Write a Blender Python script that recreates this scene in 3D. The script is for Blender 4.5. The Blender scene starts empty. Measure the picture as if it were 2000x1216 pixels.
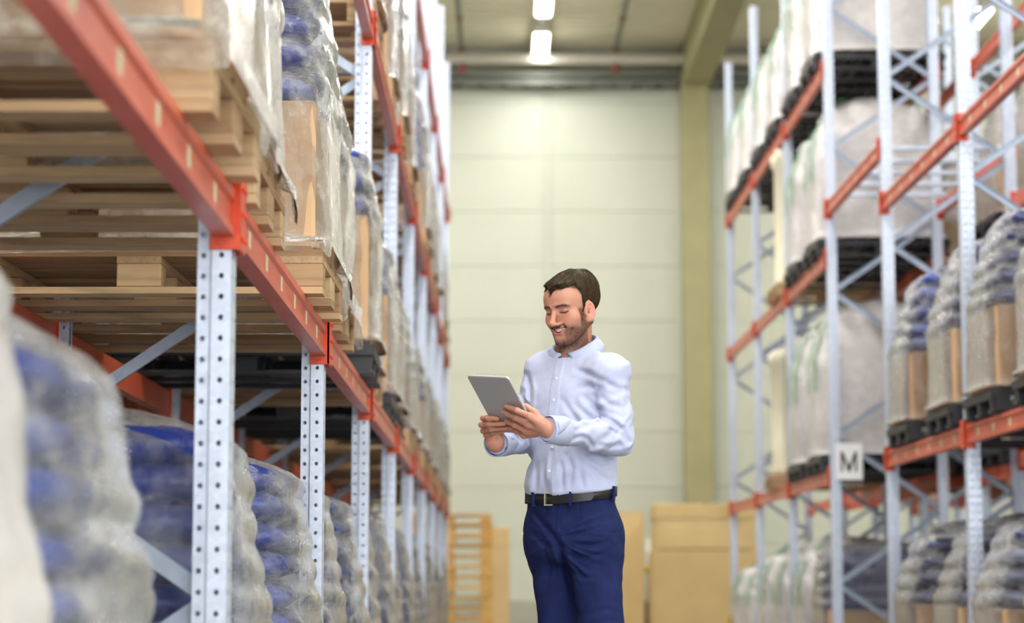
import bpy, bmesh, math, random
import numpy as np
from mathutils import Vector, Matrix, Euler

# ------------------------------------------------------------------ camera, light, exposure
S = bpy.context.scene
C = S.collection
PI = math.pi
F_PX = 4300.0
CAM_Z = 0.80
PITCH, YAW = 0.122, 0.006

cam_d = bpy.data.cameras.new('camera')
cam = bpy.data.objects.new('camera', cam_d)
C.objects.link(cam)
cam.location = (0, 0, CAM_Z)
cam.rotation_euler = (PI / 2 + PITCH, 0, -YAW)
cam_d.sensor_width = 36.0
cam_d.lens = 36.0 * F_PX / 2000.0
cam_d.clip_end = 200
cam_d.dof.use_dof = True
cam_d.dof.focus_distance = 7.25
cam_d.dof.aperture_fstop = 2.4
S.camera = cam

S.view_settings.view_transform = 'Standard'
S.view_settings.look = 'None'
S.view_settings.gamma = 1.0
S.view_settings.use_curve_mapping = False
S.view_settings.exposure = 0.66
S.cycles.transparent_max_bounces = 10
S.cycles.max_bounces = 5
S.cycles.diffuse_bounces = 3
S.cycles.glossy_bounces = 2
S.cycles.transmission_bounces = 2
S.cycles.adaptive_threshold = 0.08
S.cycles.adaptive_min_samples = 16
S.cycles.sample_clamp_indirect = 8.0

# hall left open behind the camera: even world light added as frontal fill
W = bpy.data.worlds.new('frontal_fill')
S.world = W
W.use_nodes = True
W.node_tree.nodes['Background'].inputs[0].default_value = (0.95, 0.97, 1.0, 1)
W.node_tree.nodes['Background'].inputs[1].default_value = 3.3

LAMP_X, LAMP_Z = 0.66, 9.22
LAMP_POWER = 76.0
LAMP_COL = (1.0, 0.985, 0.955)


def at(px, py, Y):
    """world point seen at pixel (px, py) of the 2000x1216 frame, at depth Y"""
    dx, dy = (px - 1000) / F_PX, (608 - py) / F_PX
    c, s = math.cos(PITCH), math.sin(PITCH)
    y, z = c - s * dy, s + c * dy
    x = dx
    c, s = math.cos(YAW), math.sin(YAW)
    x, y = c * x + s * y, -s * x + c * y
    return Vector((x * Y / y, Y, CAM_Z + z * Y / y))


# ------------------------------------------------------------------ materials
def lin(r, g, b):
    f = lambda v: (v / 255 / 12.92) if v <= 10.3 else ((v / 255 + 0.055) / 1.055) ** 2.4
    return (f(r), f(g), f(b), 1.0)


class NT:
    def __init__(s, name):
        s.m = bpy.data.materials.new(name)
        s.m.use_nodes = True
        s.t = s.m.node_tree
        s.b = s.t.nodes['Principled BSDF']
        s.out = s.t.nodes['Material Output']

    def n(s, kind, **kw):
        o = s.t.nodes.new(kind)
        for k, v in kw.items():
            if k.startswith('i_'):
                o.inputs[k[2:].replace('_', ' ')].default_value = v
            else:
                setattr(o, k, v)
        return o

    def l(s, a, b):
        s.t.links.new(a, b)

    def coord(s, scale=(1, 1, 1), obj=True):
        tc = s.n('ShaderNodeTexCoord')
        mp = s.n('ShaderNodeMapping')
        mp.inputs['Scale'].default_value = scale
        s.l(tc.outputs['Object' if obj else 'Generated'], mp.inputs['Vector'])
        return mp.outputs[0]

    def noise(s, vec, scale, detail=3, rough=0.5):
        o = s.n('ShaderNodeTexNoise')
        o.inputs['Scale'].default_value = scale
        o.inputs['Detail'].default_value = detail
        o.inputs['Roughness'].default_value = rough
        s.l(vec, o.inputs['Vector'])
        return o.outputs['Fac']

    def ramp(s, fac, stops):
        o = s.n('ShaderNodeValToRGB')
        e = o.color_ramp.elements
        while len(e) < len(stops):
            e.new(0.5)
        for k, (p, c) in enumerate(stops):
            e[k].position = p
            e[k].color = c if len(c) == 4 else (*c, 1)
        s.l(fac, o.inputs['Fac'])
        return o.outputs['Color']

    def bump(s, h, strength, dist=0.01):
        o = s.n('ShaderNodeBump')
        o.inputs['Strength'].default_value = strength
        o.inputs['Distance'].default_value = dist
        s.l(h, o.inputs['Height'])
        return o.outputs['Normal']

    def set(s, **kw):
        for k, v in kw.items():
            s.b.inputs[k.replace('_', ' ')].default_value = v
        return s


def objrand(t, c0, c1):
    """colour varied from one object to the next"""
    oi = t.n('ShaderNodeObjectInfo')
    mx = t.n('ShaderNodeMix', data_type='RGBA')
    t.l(oi.outputs['Random'], mx.inputs['Factor'])
    mx.inputs['A'].default_value = c0
    mx.inputs['B'].default_value = c1
    return mx.outputs['Result']


def mult(t, a, b, fac=1.0):
    mx = t.n('ShaderNodeMix', data_type='RGBA', blend_type='MULTIPLY')
    mx.inputs['Factor'].default_value = fac
    t.l(a, mx.inputs['A'])
    t.l(b, mx.inputs['B'])
    return mx.outputs['Result']


def simple(name, col, rough=0.5, metal=0.0, var=0.12, scale=6.0, bump=0.0, bscale=60):
    t = NT(name)
    t.set(Roughness=rough, Metallic=metal)
    co = t.coord()
    nz = t.noise(co, scale, 4)
    a = tuple(v * (1 - var) for v in col[:3]) + (1,)
    b = tuple(min(1, v * (1 + var)) for v in col[:3]) + (1,)
    t.l(t.ramp(nz, [(0.3, a), (0.7, b)]), t.b.inputs['Base Color'])
    if bump:
        t.l(t.bump(t.noise(co, bscale, 3), bump), t.b.inputs['Normal'])
    return t.m


M = {}


def make_materials():
    # galvanised steel, faint zinc spangle
    t = NT('galvanised_steel')
    co = t.coord()
    v = t.n('ShaderNodeTexVoronoi')
    v.inputs['Scale'].default_value = 55
    t.l(co, v.inputs['Vector'])
    t.l(t.ramp(v.outputs['Color'], [(0.1, lin(198, 208, 226)), (0.9, lin(214, 223, 240))]), t.b.inputs['Base Color'])
    t.l(t.ramp(t.noise(co, 30, 3), [(0.3, (0.32,) * 3), (0.7, (0.5,) * 3)]), t.b.inputs['Roughness'])
    t.set(Metallic=0.25)
    M['galv'] = t.m
    M['brace'] = simple('galvanised_brace', lin(166, 178, 196), 0.42, 0.3, 0.1, 20)
    # orange-red powder coat
    t = NT('orange_powder_coat')
    co = t.coord()
    t.l(t.ramp(t.noise(co, 5, 4), [(0.3, lin(206, 62, 30)), (0.7, lin(226, 84, 44))]), t.b.inputs['Base Color'])
    t.set(Roughness=0.34)
    t.l(t.bump(t.noise(co, 160, 2), 0.05), t.b.inputs['Normal'])
    M['orange'] = t.m
    t = NT('sheen_paled_orange_beam')  # paler copy of the orange paint: grazing sheen put into the colour
    co = t.coord((1, 1, 1))
    t.l(t.ramp(t.noise(co, 4, 4), [(0.3, lin(198, 82, 52)), (0.7, lin(214, 104, 74))]), t.b.inputs['Base Color'])
    t.set(Roughness=0.36)
    M['beam'] = t.m
    M['sticker'] = simple('pale_sticker', lin(206, 208, 170), 0.5, 0, 0.04)
    M['yellow'] = simple('yellow_paint', lin(232, 190, 30), 0.45, 0, 0.08)
    # pallet wood: grain along the board's long axis (object x)
    def wood(name, c0, c1, knot):
        t = NT(name)
        co = t.coord((1.2, 14, 14))
        g = t.noise(co, 3.2, 6, 0.6)
        base = objrand(t, c0, c1)
        gr = t.ramp(g, [(0.25, (knot,) * 3), (0.5, (0.92,) * 3), (0.75, (1.0,) * 3)])
        t.l(mult(t, base, gr), t.b.inputs['Base Color'])
        t.set(Roughness=0.78)
        t.l(t.bump(g, 0.25, 0.004), t.b.inputs['Normal'])
        return t.m
    M['wood'] = wood('pallet_wood', lin(168, 132, 96), lin(208, 178, 138), 0.55)
    M['wood_y'] = wood('fresh_pallet_wood', lin(214, 160, 84), lin(232, 186, 112), 0.62)
    # cardboard
    t = NT('cardboard')
    co = t.coord()
    b = objrand(t, lin(190, 152, 112), lin(208, 172, 132))
    t.l(mult(t, b, t.ramp(t.noise(co, 3, 4), [(0.3, (0.88,) * 3), (0.7, (1,) * 3)])), t.b.inputs['Base Color'])
    w = t.n('ShaderNodeTexWave')
    w.inputs['Scale'].default_value = 60
    t.l(co, w.inputs['Vector'])
    t.l(t.bump(w.outputs['Fac'], 0.06, 0.002), t.b.inputs['Normal'])
    t.set(Roughness=0.75)
    M['card'] = t.m
    t = NT('bare_cardboard')
    co = t.coord()
    b = objrand(t, lin(216, 186, 130), lin(226, 197, 142))
    t.l(mult(t, b, t.ramp(t.noise(co, 3, 4), [(0.3, (0.92,) * 3), (0.7, (1,) * 3)])), t.b.inputs['Base Color'])
    t.set(Roughness=0.75)
    M['card_b'] = t.m
    M['tape'] = simple('brown_tape', lin(168, 122, 74), 0.3, 0, 0.05)
    # sacks
    def sack(name, c0, c1, rough, dark=.8):
        t = NT(name)
        co = t.coord()
        b = objrand(t, c0, c1)
        t.l(mult(t, b, t.ramp(t.noise(co, 9, 4), [(0.3, (dark,) * 3), (0.7, (1,) * 3)])), t.b.inputs['Base Color'])
        t.set(Roughness=rough)
        t.l(t.bump(t.noise(co, 22, 4), 0.5 * (1 if dark < .9 else .3), 0.02), t.b.inputs['Normal'])
        return t.m
    M['sack_blue'] = sack('blue_plastic_sack', lin(44, 66, 156), lin(84, 102, 178), 0.25)
    M['sack_navy'] = sack('navy_plastic_sack', lin(46, 52, 100), lin(78, 86, 134), 0.28)
    M['sack_white'] = sack('white_woven_sack', lin(232, 226, 222), lin(244, 242, 238), 0.55)
    M['bigbag'] = sack('white_bulk_bag', lin(236, 228, 226), lin(246, 240, 238), 0.6, .95)
    M['green'] = simple('green_strap', lin(70, 160, 104), 0.5)
    M['cream'] = simple('cream_tube', lin(228, 222, 196), 0.5, 0, 0.05)
    M['black_plastic'] = simple('black_recycled_plastic', lin(34, 35, 40), 0.42, 0, 0.2, 12, 0.1, 90)
    M['print_white'] = simple('white_print', lin(190, 192, 196), 0.6, 0, 0.02)
    # stretch film: clear plastic sheet with milky creases and fine stretch lines
    def film(name, milk0, milk1, tint, lines, scat=.5):
        t = NT(name)
        t.t.nodes.remove(t.b)
        co = t.coord()
        st = t.coord((3, 3, 60))
        n1 = t.noise(co, 12, 6, 0.68)
        n2 = t.noise(st, 4, 4, 0.6)
        ad = t.n('ShaderNodeMath', operation='MULTIPLY_ADD')
        ad.inputs[1].default_value = lines
        t.l(n2, ad.inputs[0])
        t.l(n1, ad.inputs[2])
        nrm = t.bump(ad.outputs[0], 0.9, 0.03)
        soft = t.bump(ad.outputs[0], 0.35, 0.02)
        tr = t.n('ShaderNodeBsdfTransparent')
        tr.inputs[0].default_value = (0.97, 0.97, 0.97, 1)
        df = t.n('ShaderNodeBsdfDiffuse')
        df.inputs[0].default_value = tint
        tl = t.n('ShaderNodeBsdfTranslucent')
        tl.inputs[0].default_value = tint
        gl = t.n('ShaderNodeBsdfGlossy')
        gl.inputs[0].default_value = (1, 1, 1, 1)
        gl.inputs['Roughness'].default_value = 0.085
        t.l(nrm, gl.inputs['Normal'])
        t.l(soft, df.inputs['Normal'])
        m0 = t.n('ShaderNodeMixShader')
        m0.inputs[0].default_value = 0.22
        t.l(df.outputs[0], m0.inputs[1])
        t.l(tl.outputs[0], m0.inputs[2])
        m1 = t.n('ShaderNodeMixShader')
        lw = t.n('ShaderNodeLayerWeight')
        lw.inputs['Blend'].default_value = .35
        t.l(soft, lw.inputs['Normal'])
        cr = t.ramp(n1, [(0.42, (milk0,) * 3), (0.70, (milk1,) * 3)])
        sc = t.n('ShaderNodeMath', operation='MULTIPLY_ADD', use_clamp=True)
        sc.inputs[1].default_value = scat
        t.l(lw.outputs['Facing'], sc.inputs[0])
        t.l(cr, sc.inputs[2])
        t.l(sc.outputs[0], m1.inputs[0])
        t.l(tr.outputs[0], m1.inputs[1])
        t.l(m0.outputs[0], m1.inputs[2])
        fr = t.n('ShaderNodeFresnel')
        fr.inputs[0].default_value = 1.46
        t.l(soft, fr.inputs['Normal'])
        m2 = t.n('ShaderNodeMixShader')
        t.l(fr.outputs[0], m2.inputs[0])
        t.l(m1.outputs[0], m2.inputs[1])
        t.l(gl.outputs[0], m2.inputs[2])
        t.l(m2.outputs[0], t.out.inputs['Surface'])
        return t.m
    M['film'] = film('stretch_film', 0.03, 0.34, lin(246, 244, 236), 0.9, .5)
    M['film_milky'] = film('milky_stretch_film', 0.5, 0.66, lin(253, 250, 248), 0.7)
    M['film_clear'] = film('clear_bag_film', 0.02, 0.26, lin(246, 246, 244), 0.35, .42)
    # hall surfaces
    t = NT('wall_panel')
    co = t.coord()
    t.l(t.ramp(t.noise(co, 0.6, 3), [(0.3, lin(198, 200, 182)), (0.7, lin(204, 206, 189))]), t.b.inputs['Base Color'])
    t.set(Roughness=0.45)
    M['panel'] = t.m
    M['joint'] = simple('panel_joint', lin(190, 192, 175), 0.6, 0, 0.03)
    M['plinth'] = simple('concrete_plinth', lin(176, 174, 156), 0.8, 0, 0.1, 3, 0.1)
    M['column'] = simple('painted_concrete_column', lin(164, 157, 116), 0.75, 0, 0.06, 2, 0.05)
    t = NT('polished_concrete_floor')
    co = t.coord()
    t.l(t.ramp(t.noise(co, 1.2, 6), [(0.3, lin(112, 112, 108)), (0.7, lin(132, 132, 127))]), t.b.inputs['Base Color'])
    t.set(Roughness=0.35)
    M['floor'] = t.m
    M['ceiling'] = simple('ribbed_roof_sheet', lin(240, 234, 206), 0.6, 0, 0.04, 2)
    M['pipe'] = simple('white_pipe', lin(216, 210, 196), 0.35, 0.1, 0.05)
    M['steel_dark'] = simple('grey_steel_channel', lin(120, 122, 112), 0.5, 0.3, 0.1)
    M['red'] = simple('red_sprinkler_paint', lin(150, 44, 36), 0.5, 0, 0.05)
    M['white_sign'] = simple('white_sign_board', lin(238, 238, 240), 0.5, 0, 0.01)
    M['black_ink'] = simple('black_letter', lin(24, 24, 28), 0.6, 0, 0.02)
    t = NT('lamp_tube')
    t.set(Emission_Strength=6.0)
    t.b.inputs['Emission Color'].default_value = (1, 0.97, 0.9, 1)
    t.b.inputs['Base Color'].default_value = (1, 1, 1, 1)
    M['tube'] = t.m
    M['lamp_body'] = simple('white_lamp_body', lin(226, 226, 220), 0.4, 0, 0.02)


make_materials()


# ------------------------------------------------------------------ mesh helpers
class MB:
    def __init__(s):
        s.v, s.f = [], []

    def add(s, vs, fs):
        k = len(s.v)
        s.v += [tuple(v) for v in vs]
        s.f += [tuple(i + k for i in f) for f in fs]
        return s

    def box(s, x0, x1, y0, y1, z0, z1):
        vs = [(x, y, z) for z in (z0, z1) for y in (y0, y1) for x in (x0, x1)]
        return s.add(vs, [(0, 2, 3, 1), (4, 5, 7, 6), (0, 1, 5, 4), (2, 6, 7, 3), (0, 4, 6, 2), (1, 3, 7, 5)])

    def cbox(s, x0, x1, y0, y1, z0, z1, c=0.005):
        """box with chamfered edges"""
        X, Y, Z = (x0, x1), (y0, y1), (z0, z1)
        vs, ix = [], {}
        for i in (0, 1):
            for j in (0, 1):
                for k in (0, 1):
                    sx, sy, sz = c * (1 - 2 * i), c * (1 - 2 * j), c * (1 - 2 * k)
                    ix[i, j, k, 0] = len(vs); vs.append((X[i], Y[j] + sy, Z[k] + sz))
                    ix[i, j, k, 1] = len(vs); vs.append((X[i] + sx, Y[j], Z[k] + sz))
                    ix[i, j, k, 2] = len(vs); vs.append((X[i] + sx, Y[j] + sy, Z[k]))
        fs = []
        for a in (0, 1):
            q = ((0, 0), (1, 0), (1, 1), (0, 1))
            q2 = q if a else q[::-1]
            fs.append([ix[a, j, k, 0] for j, k in q2])
            fs.append([ix[i, a, k, 1] for i, k in q2[::-1]])
            fs.append([ix[i, j, a, 2] for i, j in q2])
        for a in (0, 1):
            for b in (0, 1):
                fs.append([ix[0, a, b, 1], ix[1, a, b, 1], ix[1, a, b, 2], ix[0, a, b, 2]])
                fs.append([ix[a, 0, b, 0], ix[a, 1, b, 0], ix[a, 1, b, 2], ix[a, 0, b, 2]])
                fs.append([ix[a, b, 0, 0], ix[a, b, 1, 0], ix[a, b, 1, 1], ix[a, b, 0, 1]])
                for d in (0, 1):
                    fs.append([ix[a, b, d, 0], ix[a, b, d, 1], ix[a, b, d, 2]])
        return s.add(vs, fs)

    def cyl(s, p0, p1, r0, r1=None, n=12, caps=True):
        r1 = r0 if r1 is None else r1
        p0, p1 = Vector(p0), Vector(p1)
        d = (p1 - p0).normalized()
        a = d.orthogonal().normalized()
        b = d.cross(a)
        vs = []
        for p, r in ((p0, r0), (p1, r1)):
            for k in range(n):
                t = 2 * PI * k / n
                vs.append(p + a * math.cos(t) * r + b * math.sin(t) * r)
        fs = [(k, (k + 1) % n, n + (k + 1) % n, n + k) for k in range(n)]
        if caps:
            fs += [tuple(range(n))[::-1], tuple(range(n, 2 * n))]
        return s.add(vs, fs)

    def bar(s, p0, p1, w, t, up=(0, 1, 0)):
        """rectangular bar of width w along up, thickness t"""
        p0, p1 = Vector(p0), Vector(p1)
        d = (p1 - p0).normalized()
        u = Vector(up)
        u = (u - d * u.dot(d)).normalized()
        n = d.cross(u)
        vs = []
        for p in (p0, p1):
            for a, b in ((-1, -1), (1, -1), (1, 1), (-1, 1)):
                vs.append(p + u * a * w / 2 + n * b * t / 2)
        return s.add(vs, [(0, 1, 2, 3), (7, 6, 5, 4), (0, 4, 5, 1), (1, 5, 6, 2), (2, 6, 7, 3), (3, 7, 4, 0)])

    def chan(s, p0, p1, w, h, t, up):
        """C channel: web of width w with two flanges of height h"""
        p0, p1 = Vector(p0), Vector(p1)
        d = (p1 - p0).normalized()
        u = Vector(up)
        u = (u - d * u.dot(d)).normalized()
        n = d.cross(u)
        prof = [(-w / 2, 0), (w / 2, 0), (w / 2, h), (w / 2 - t, h), (w / 2 - t, t), (-w / 2 + t, t), (-w / 2 + t, h), (-w / 2, h)]
        k = len(prof)
        vs = [p + u * a + n * b for p in (p0, p1) for a, b in prof]
        fs = [(i, (i + 1) % k, k + (i + 1) % k, k + i) for i in range(k)]
        fs += [(0, 1, 4, 5), (1, 2, 3, 4), (0, 5, 6, 7), (8, 13, 12, 9), (9, 12, 11, 10), (8, 15, 14, 13)]
        return s.add(vs, fs)

    def prism(s, poly, axis, a0, a1):
        """extrude a 2-D polygon along axis ('x': poly is (y,z); 'y': (x,z); 'z': (x,y))"""
        n = len(poly)
        mk = {'x': lambda p, a: (a, p[0], p[1]), 'y': lambda p, a: (p[0], a, p[1]), 'z': lambda p, a: (p[0], p[1], a)}[axis]
        vs = [mk(p, a) for a in (a0, a1) for p in poly]
        fs = [(i, (i + 1) % n, n + (i + 1) % n, n + i) for i in range(n)] + [tuple(range(n))[::-1], tuple(range(n, 2 * n))]
        return s.add(vs, fs)

    def mesh(s, name, mat=None, smooth=False, fix=True):
        me = bpy.data.meshes.new(name)
        me.from_pydata(s.v, [], s.f)
        if fix:
            b = bmesh.new()
            b.from_mesh(me)
            bmesh.ops.recalc_face_normals(b, faces=b.faces)
            b.to_mesh(me)
            b.free()
        if smooth:
            me.polygons.foreach_set('use_smooth', [True] * len(me.polygons))
        if mat is not None:
            me.materials.append(mat)
        return me


def put(name, me, parent=None, loc=(0, 0, 0), rz=0.0, rot=None, scale=None):
    o = bpy.data.objects.new(name, me)
    C.objects.link(o)
    o.location = loc
    if rot is not None:
        o.rotation_euler = rot
    elif rz:
        o.rotation_euler = (0, 0, rz)
    if scale is not None:
        o.scale = scale
    if parent is not None:
        o.parent = parent
    return o


def tag(o, label, cat, group=None):
    o['label'] = label
    o['category'] = cat
    if group:
        o['group'] = group
    return o


def thing(name, label, cat, loc=(0, 0, 0), rz=0.0, group=None):
    return tag(put(name, None, None, loc, rz), label, cat, group)


def struct(name, me, loc=(0, 0, 0), label=None):
    o = put(name, me, None, loc)
    o['kind'] = 'structure'
    if label:
        o['label'] = label
    return o


def ordinal(k):
    return ['first', 'second', 'third', 'fourth', 'fifth', 'sixth', 'seventh', 'eighth', 'ninth', 'tenth'][k]

# ------------------------------------------------------------------ the hall
WALL_Y = 35.5
CEIL_Z = 9.55
XMIN, XMAX = -9.0, 13.0


def build_hall():
    b = MB().box(XMIN, XMAX, -8, WALL_Y, -0.2, 0)
    struct('floor', b.mesh('floor', M['floor']))
    # back wall: backing sheet with separate sandwich panels in front, joints left open
    wall = struct('wall_back', MB().box(XMIN, XMAX, WALL_Y + 0.03, WALL_Y + 0.2, 0, CEIL_Z).mesh('wall', M['joint']))
    ph = 0.9
    edges = [XMIN, -5.2, 0.74, 0.86, 6.8, XMAX]
    for i in range(len(edges) - 1):
        x0, x1 = edges[i], edges[i + 1]
        if x1 - x0 < 0.2:
            me = MB().box(-(x1 - x0) / 2 + .006, (x1 - x0) / 2 - .006, -0.004, 0.03, 0.5, CEIL_Z).mesh('joint_cover', M['panel'])
            put('joint_cover', me, wall, ((x0 + x1) / 2, WALL_Y, 0))
            continue
        me = MB().cbox(-(x1 - x0) / 2 + .008, (x1 - x0) / 2 - .008, -0.006, 0.03, 0.003, ph - .003, 0.003).mesh('wall_panel', M['panel'])
        k = 0
        while 0.5 + k * ph < CEIL_Z - 0.1:
            put('wall_panel', me, wall, ((x0 + x1) / 2, WALL_Y, 0.5 + k * ph))
            k += 1
    struct('trim_1', MB().cbox(XMIN, XMAX, WALL_Y - 0.06, WALL_Y + 0.03, 0, 0.5, 0.01).mesh('plinth', M['plinth']), label='grey concrete plinth along the foot of the back wall')
    # column and roof beam
    x0, x1 = at(1336, 600, 35).x, at(1390, 600, 35).x
    struct('trim_2', MB().cbox(x0, x1, WALL_Y - 0.5, WALL_Y - 0.06, 0, CEIL_Z, 0.015).mesh('column', M['column']), label='olive concrete column standing against the back wall')
    struct('trim_3', MB().cbox(x0 + 0.02, x1 + 0.02, -8, WALL_Y - 0.5, CEIL_Z - 0.75, CEIL_Z, 0.015).mesh('roof_beam', M['column']), label='concrete roof beam running along the aisle')
    # ribbed roof sheet
    prof = []
    y = -8.0
    up, dn = CEIL_Z, CEIL_Z - 0.07
    while y < WALL_Y + 0.2:
        prof += [(y, up), (y + 0.14, up), (y + 0.17, dn), (y + 0.25, dn), (y + 0.28, up)]
        y += 0.28
    n = len(prof)
    vs = [(x, p[0], p[1]) for x in (XMIN, XMAX) for p in prof]
    fs = [(i, i + 1, n + i + 1, n + i) for i in range(n - 1)]
    ceil = struct('ceiling', MB().add(vs, fs).mesh('ceiling', M['ceiling'], fix=False))
    struct('wall_left', MB().box(XMIN - .2, XMIN, -8, WALL_Y, 0, CEIL_Z).mesh('wall_left', M['panel']))
    struct('wall_right', MB().box(XMAX, XMAX + .2, -8, WALL_Y, 0, CEIL_Z).mesh('wall_right', M['panel']))

    # big sprinkler main across the hall, with the red heads below it
    py, pz = 34.75, at(1000, 115, 34.75).z
    t = thing('sprinkler_main', 'long white pipe running across the hall below the ceiling', 'pipe', (0, py, pz))
    put('pipe', MB().cyl((XMIN, 0, 0), (XMAX, 0, 0), 0.085, n=20).mesh('pipe', M['pipe'], True), t)
    for k, px in enumerate((903, 1203, 1352)):
        x = at(px, 130, py).x
        b = MB().cyl((0, 0, -0.08), (0, 0, -0.14), 0.03, n=10).cyl((0, 0, -0.14), (0, 0, -0.2), 0.05, 0.05, n=10).cyl((0, 0, -0.2), (0, 0, -0.24), 0.02, n=8)
        put('sprinkler_head', b.mesh('sprinkler_head', M['red']), t, (x, 0, 0))
    # branch lines along the aisle with hangers
    for k, (px, lab) in enumerate(((901, 'dark thin branch pipe under the ceiling, over the tall pallet stack'), (1203, 'dark thin branch pipe under the ceiling, above the man'))):
        p = at(px, 96, 34.6)
        t = thing('branch_pipe', lab, 'pipe', (p.x, 0, p.z), group='branch pipes under the ceiling')
        put('pipe', MB().cyl((0, 20, 0), (0, 34.64, 0), 0.04, n=12).mesh('pipe', M['steel_dark'], True), t)
        for y in (24.0, 27.0, 30.0, 32.6, 34.5):
            put('hanger', MB().box(-.015, .015, y - .02, y + .02, 0.03, CEIL_Z - p.z - .02).mesh('hanger', M['steel_dark']), t)
            put('clamp', MB().cyl((0, y - .03, 0), (0, y + .03, 0), 0.055, n=12).mesh('clamp', M['red']), t)
    # steel channel and cable tray along the top of the wall
    for k, (y0, y1, w, lab) in enumerate(((140, 149, 0.40, 'grey steel channel across the hall, just under the white pipe'), (154, 165, 0.30, 'dark cable ladder fixed across the top of the back wall'))):
        yy = WALL_Y - 0.06 - w
        a, c = at(1000, y0, yy).z, at(1000, y1, yy).z
        t = thing('wall_channel', lab, 'steel channel', (0, yy, c))
        if k == 0:
            put('channel', MB().box(XMIN, XMAX, 0, w, 0, 0.012).box(XMIN, XMAX, 0, 0.012, 0.012, a - c).mesh('channel', M['steel_dark']), t)
        else:
            for y0_ in (0, w - .012):
                put('side_rail', MB().box(XMIN, XMAX, y0_, y0_ + .012, 0, a - c).mesh('side_rail', M['steel_dark']), t)
            rung = MB().box(-.11, .11, .012, w - .012, .004, .02).mesh('rung', M['steel_dark'])
            for i in range(60):
                put('rung', rung, t, (XMIN + .25 + .36 * i, 0, 0))
            continue
        for i in range(24):
            put('bracket', MB().box(-.03, .03, 0.012, w, 0.012, a - c - .005).mesh('bracket', M['steel_dark']), t, (XMIN + 0.5 + i * 0.9, 0, 0))
    # luminaires on a trunking rail: each lamp a thing with its own light
    rail = thing('lamp_rail', 'slim white rail carrying the row of ceiling lamps', 'lamp rail', (LAMP_X, 0, LAMP_Z + 0.14))
    put('rail', MB().box(-.035, .035, -6, 34.9, 0, 0.07).mesh('rail', M['lamp_body']), rail)
    for y in range(-5, 35, 3):
        put('suspension_rod', MB().cyl((0, y, .07), (0, y, CEIL_Z - LAMP_Z - .15), .006, n=6).mesh('rod', M['steel_dark']), rail)
    body = MB().prism([(-.12, 0.03), (-.10, 0.0), (.10, 0.0), (.12, 0.03), (.07, .14), (-.07, .14)], 'y', -.72, .72).mesh('lamp_housing', M['lamp_body'])
    dif = MB().prism([(-.1, -0.05), (.1, -0.05), (.115, 0.0), (-.115, 0.0)], 'y', -.71, .71).mesh('lamp_diffuser', M['tube'])

    def lamp(x, y, label, group, power):
        t = thing('ceiling_lamp', label, 'lamp', (x, y, LAMP_Z), group=group)
        put('housing', body, t)
        put('diffuser', dif, t)
        d = bpy.data.lights.new('lamp_light', 'AREA')
        d.shape = 'RECTANGLE'
        d.size, d.size_y = 0.26, 1.4
        d.energy = power
        d.color = LAMP_COL
        o = put('lamp_light', d, t, (0, 0, -0.07))
    ys = [34.02 - 2.62 * k for k in range(16)]
    for k, y in enumerate(ys):
        if k == 0:
            lab = 'long ceiling lamp hanging close to the back wall, whole in view'
        elif k == 1:
            lab = 'ceiling lamp cut by the top edge, next to the whole one'
        else:
            lab = 'ceiling lamp out of view along the rail over the aisle'
        lamp(LAMP_X, y, lab, 'ceiling lamps over the aisle', LAMP_POWER * (.42 if k == 0 else .8 if k == 1 else 1.0))
    for x in (-4.6, 7.2):
        for k in range(7):
            lamp(x, 32.5 - 5.2 * k, 'ceiling lamp over the aisle beyond the M-sign rack' if x > 0 else 'ceiling lamp over the aisle behind the near rack', 'ceiling lamps over neighbouring aisles', LAMP_POWER * 1.6)


build_hall()

# ------------------------------------------------------------------ pallet racks
XL, XR = -0.640, 2.902          # aisle faces of the two racks
DEPTH = 1.02
Y0, BAY = 2.463, 2.8
fy = lambda n: Y0 + BAY * n
UP_H = 7.4


def upright_mesh():
    """roll-formed perforated post: aisle face towards +x, 100 mm wide along y, holes every 50 mm"""
    b = MB()
    P = 0.05
    rows = int(UP_H / P)

    def strip(p0, p1, hole=0.0065, holes=True):
        p0, p1 = Vector((*p0, 0)), Vector((*p1, 0))
        w = (p1 - p0).length
        d = (p1 - p0) / w
        if not holes:
            b.add([p0, p1, p1 + Vector((0, 0, UP_H)), p0 + Vector((0, 0, UP_H))], [(0, 1, 2, 3)])
            return
        vs, fs = [], []
        for r in range(rows):
            z = r * P
            k = len(vs)
            out = [(0, 0), (w / 2, 0), (w, 0), (w, P / 2), (w, P), (w / 2, P), (0, P), (0, P / 2)]
            ins = [(w / 2 + hole * math.cos(a), P / 2 + hole * 1.15 * math.sin(a)) for a in [PI * 1.25 + PI / 4 * i for i in range(8)]]
            for (u, h) in out + ins:
                vs.append(p0 + d * u + Vector((0, 0, z + h)))
            for i in range(8):
                j = (i + 1) % 8
                fs.append((k + i, k + j, k + 8 + j, k + 8 + i))
        b.add(vs, fs)
    h = 0.05
    for s in (-1, 1):
        strip((0, 0), (0, s * h))
        strip((0, s * h), (-0.046, s * h))
        strip((-0.046, s * h), (-0.052, s * (h - .012)), holes=False)
        strip((-0.052, s * (h - .012)), (-0.082, s * (h - .012)))
        strip((-0.082, s * (h - .012)), (-0.082, s * (h - .026)), holes=False)
    # a plain return sheet down the middle of the profile keeps the holes from being see-through
    strip((-0.030, -h + .002), (-0.030, h - .002), holes=False)
    me = b.mesh('upright', M['galv'], fix=False)
    return me


UPRIGHT = upright_mesh()


def beam_mesh(length):
    """boxed beam with a stepped aisle face: web towards +x between two lips"""
    p = [(-.05, 0), (0, 0), (0, .022), (-.010, .027), (-.010, .082), (0, .088), (0, .112), (-.05, .112)]
    return MB().prism(p, 'y', -length / 2, length / 2).mesh('beam', M['beam'])


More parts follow.
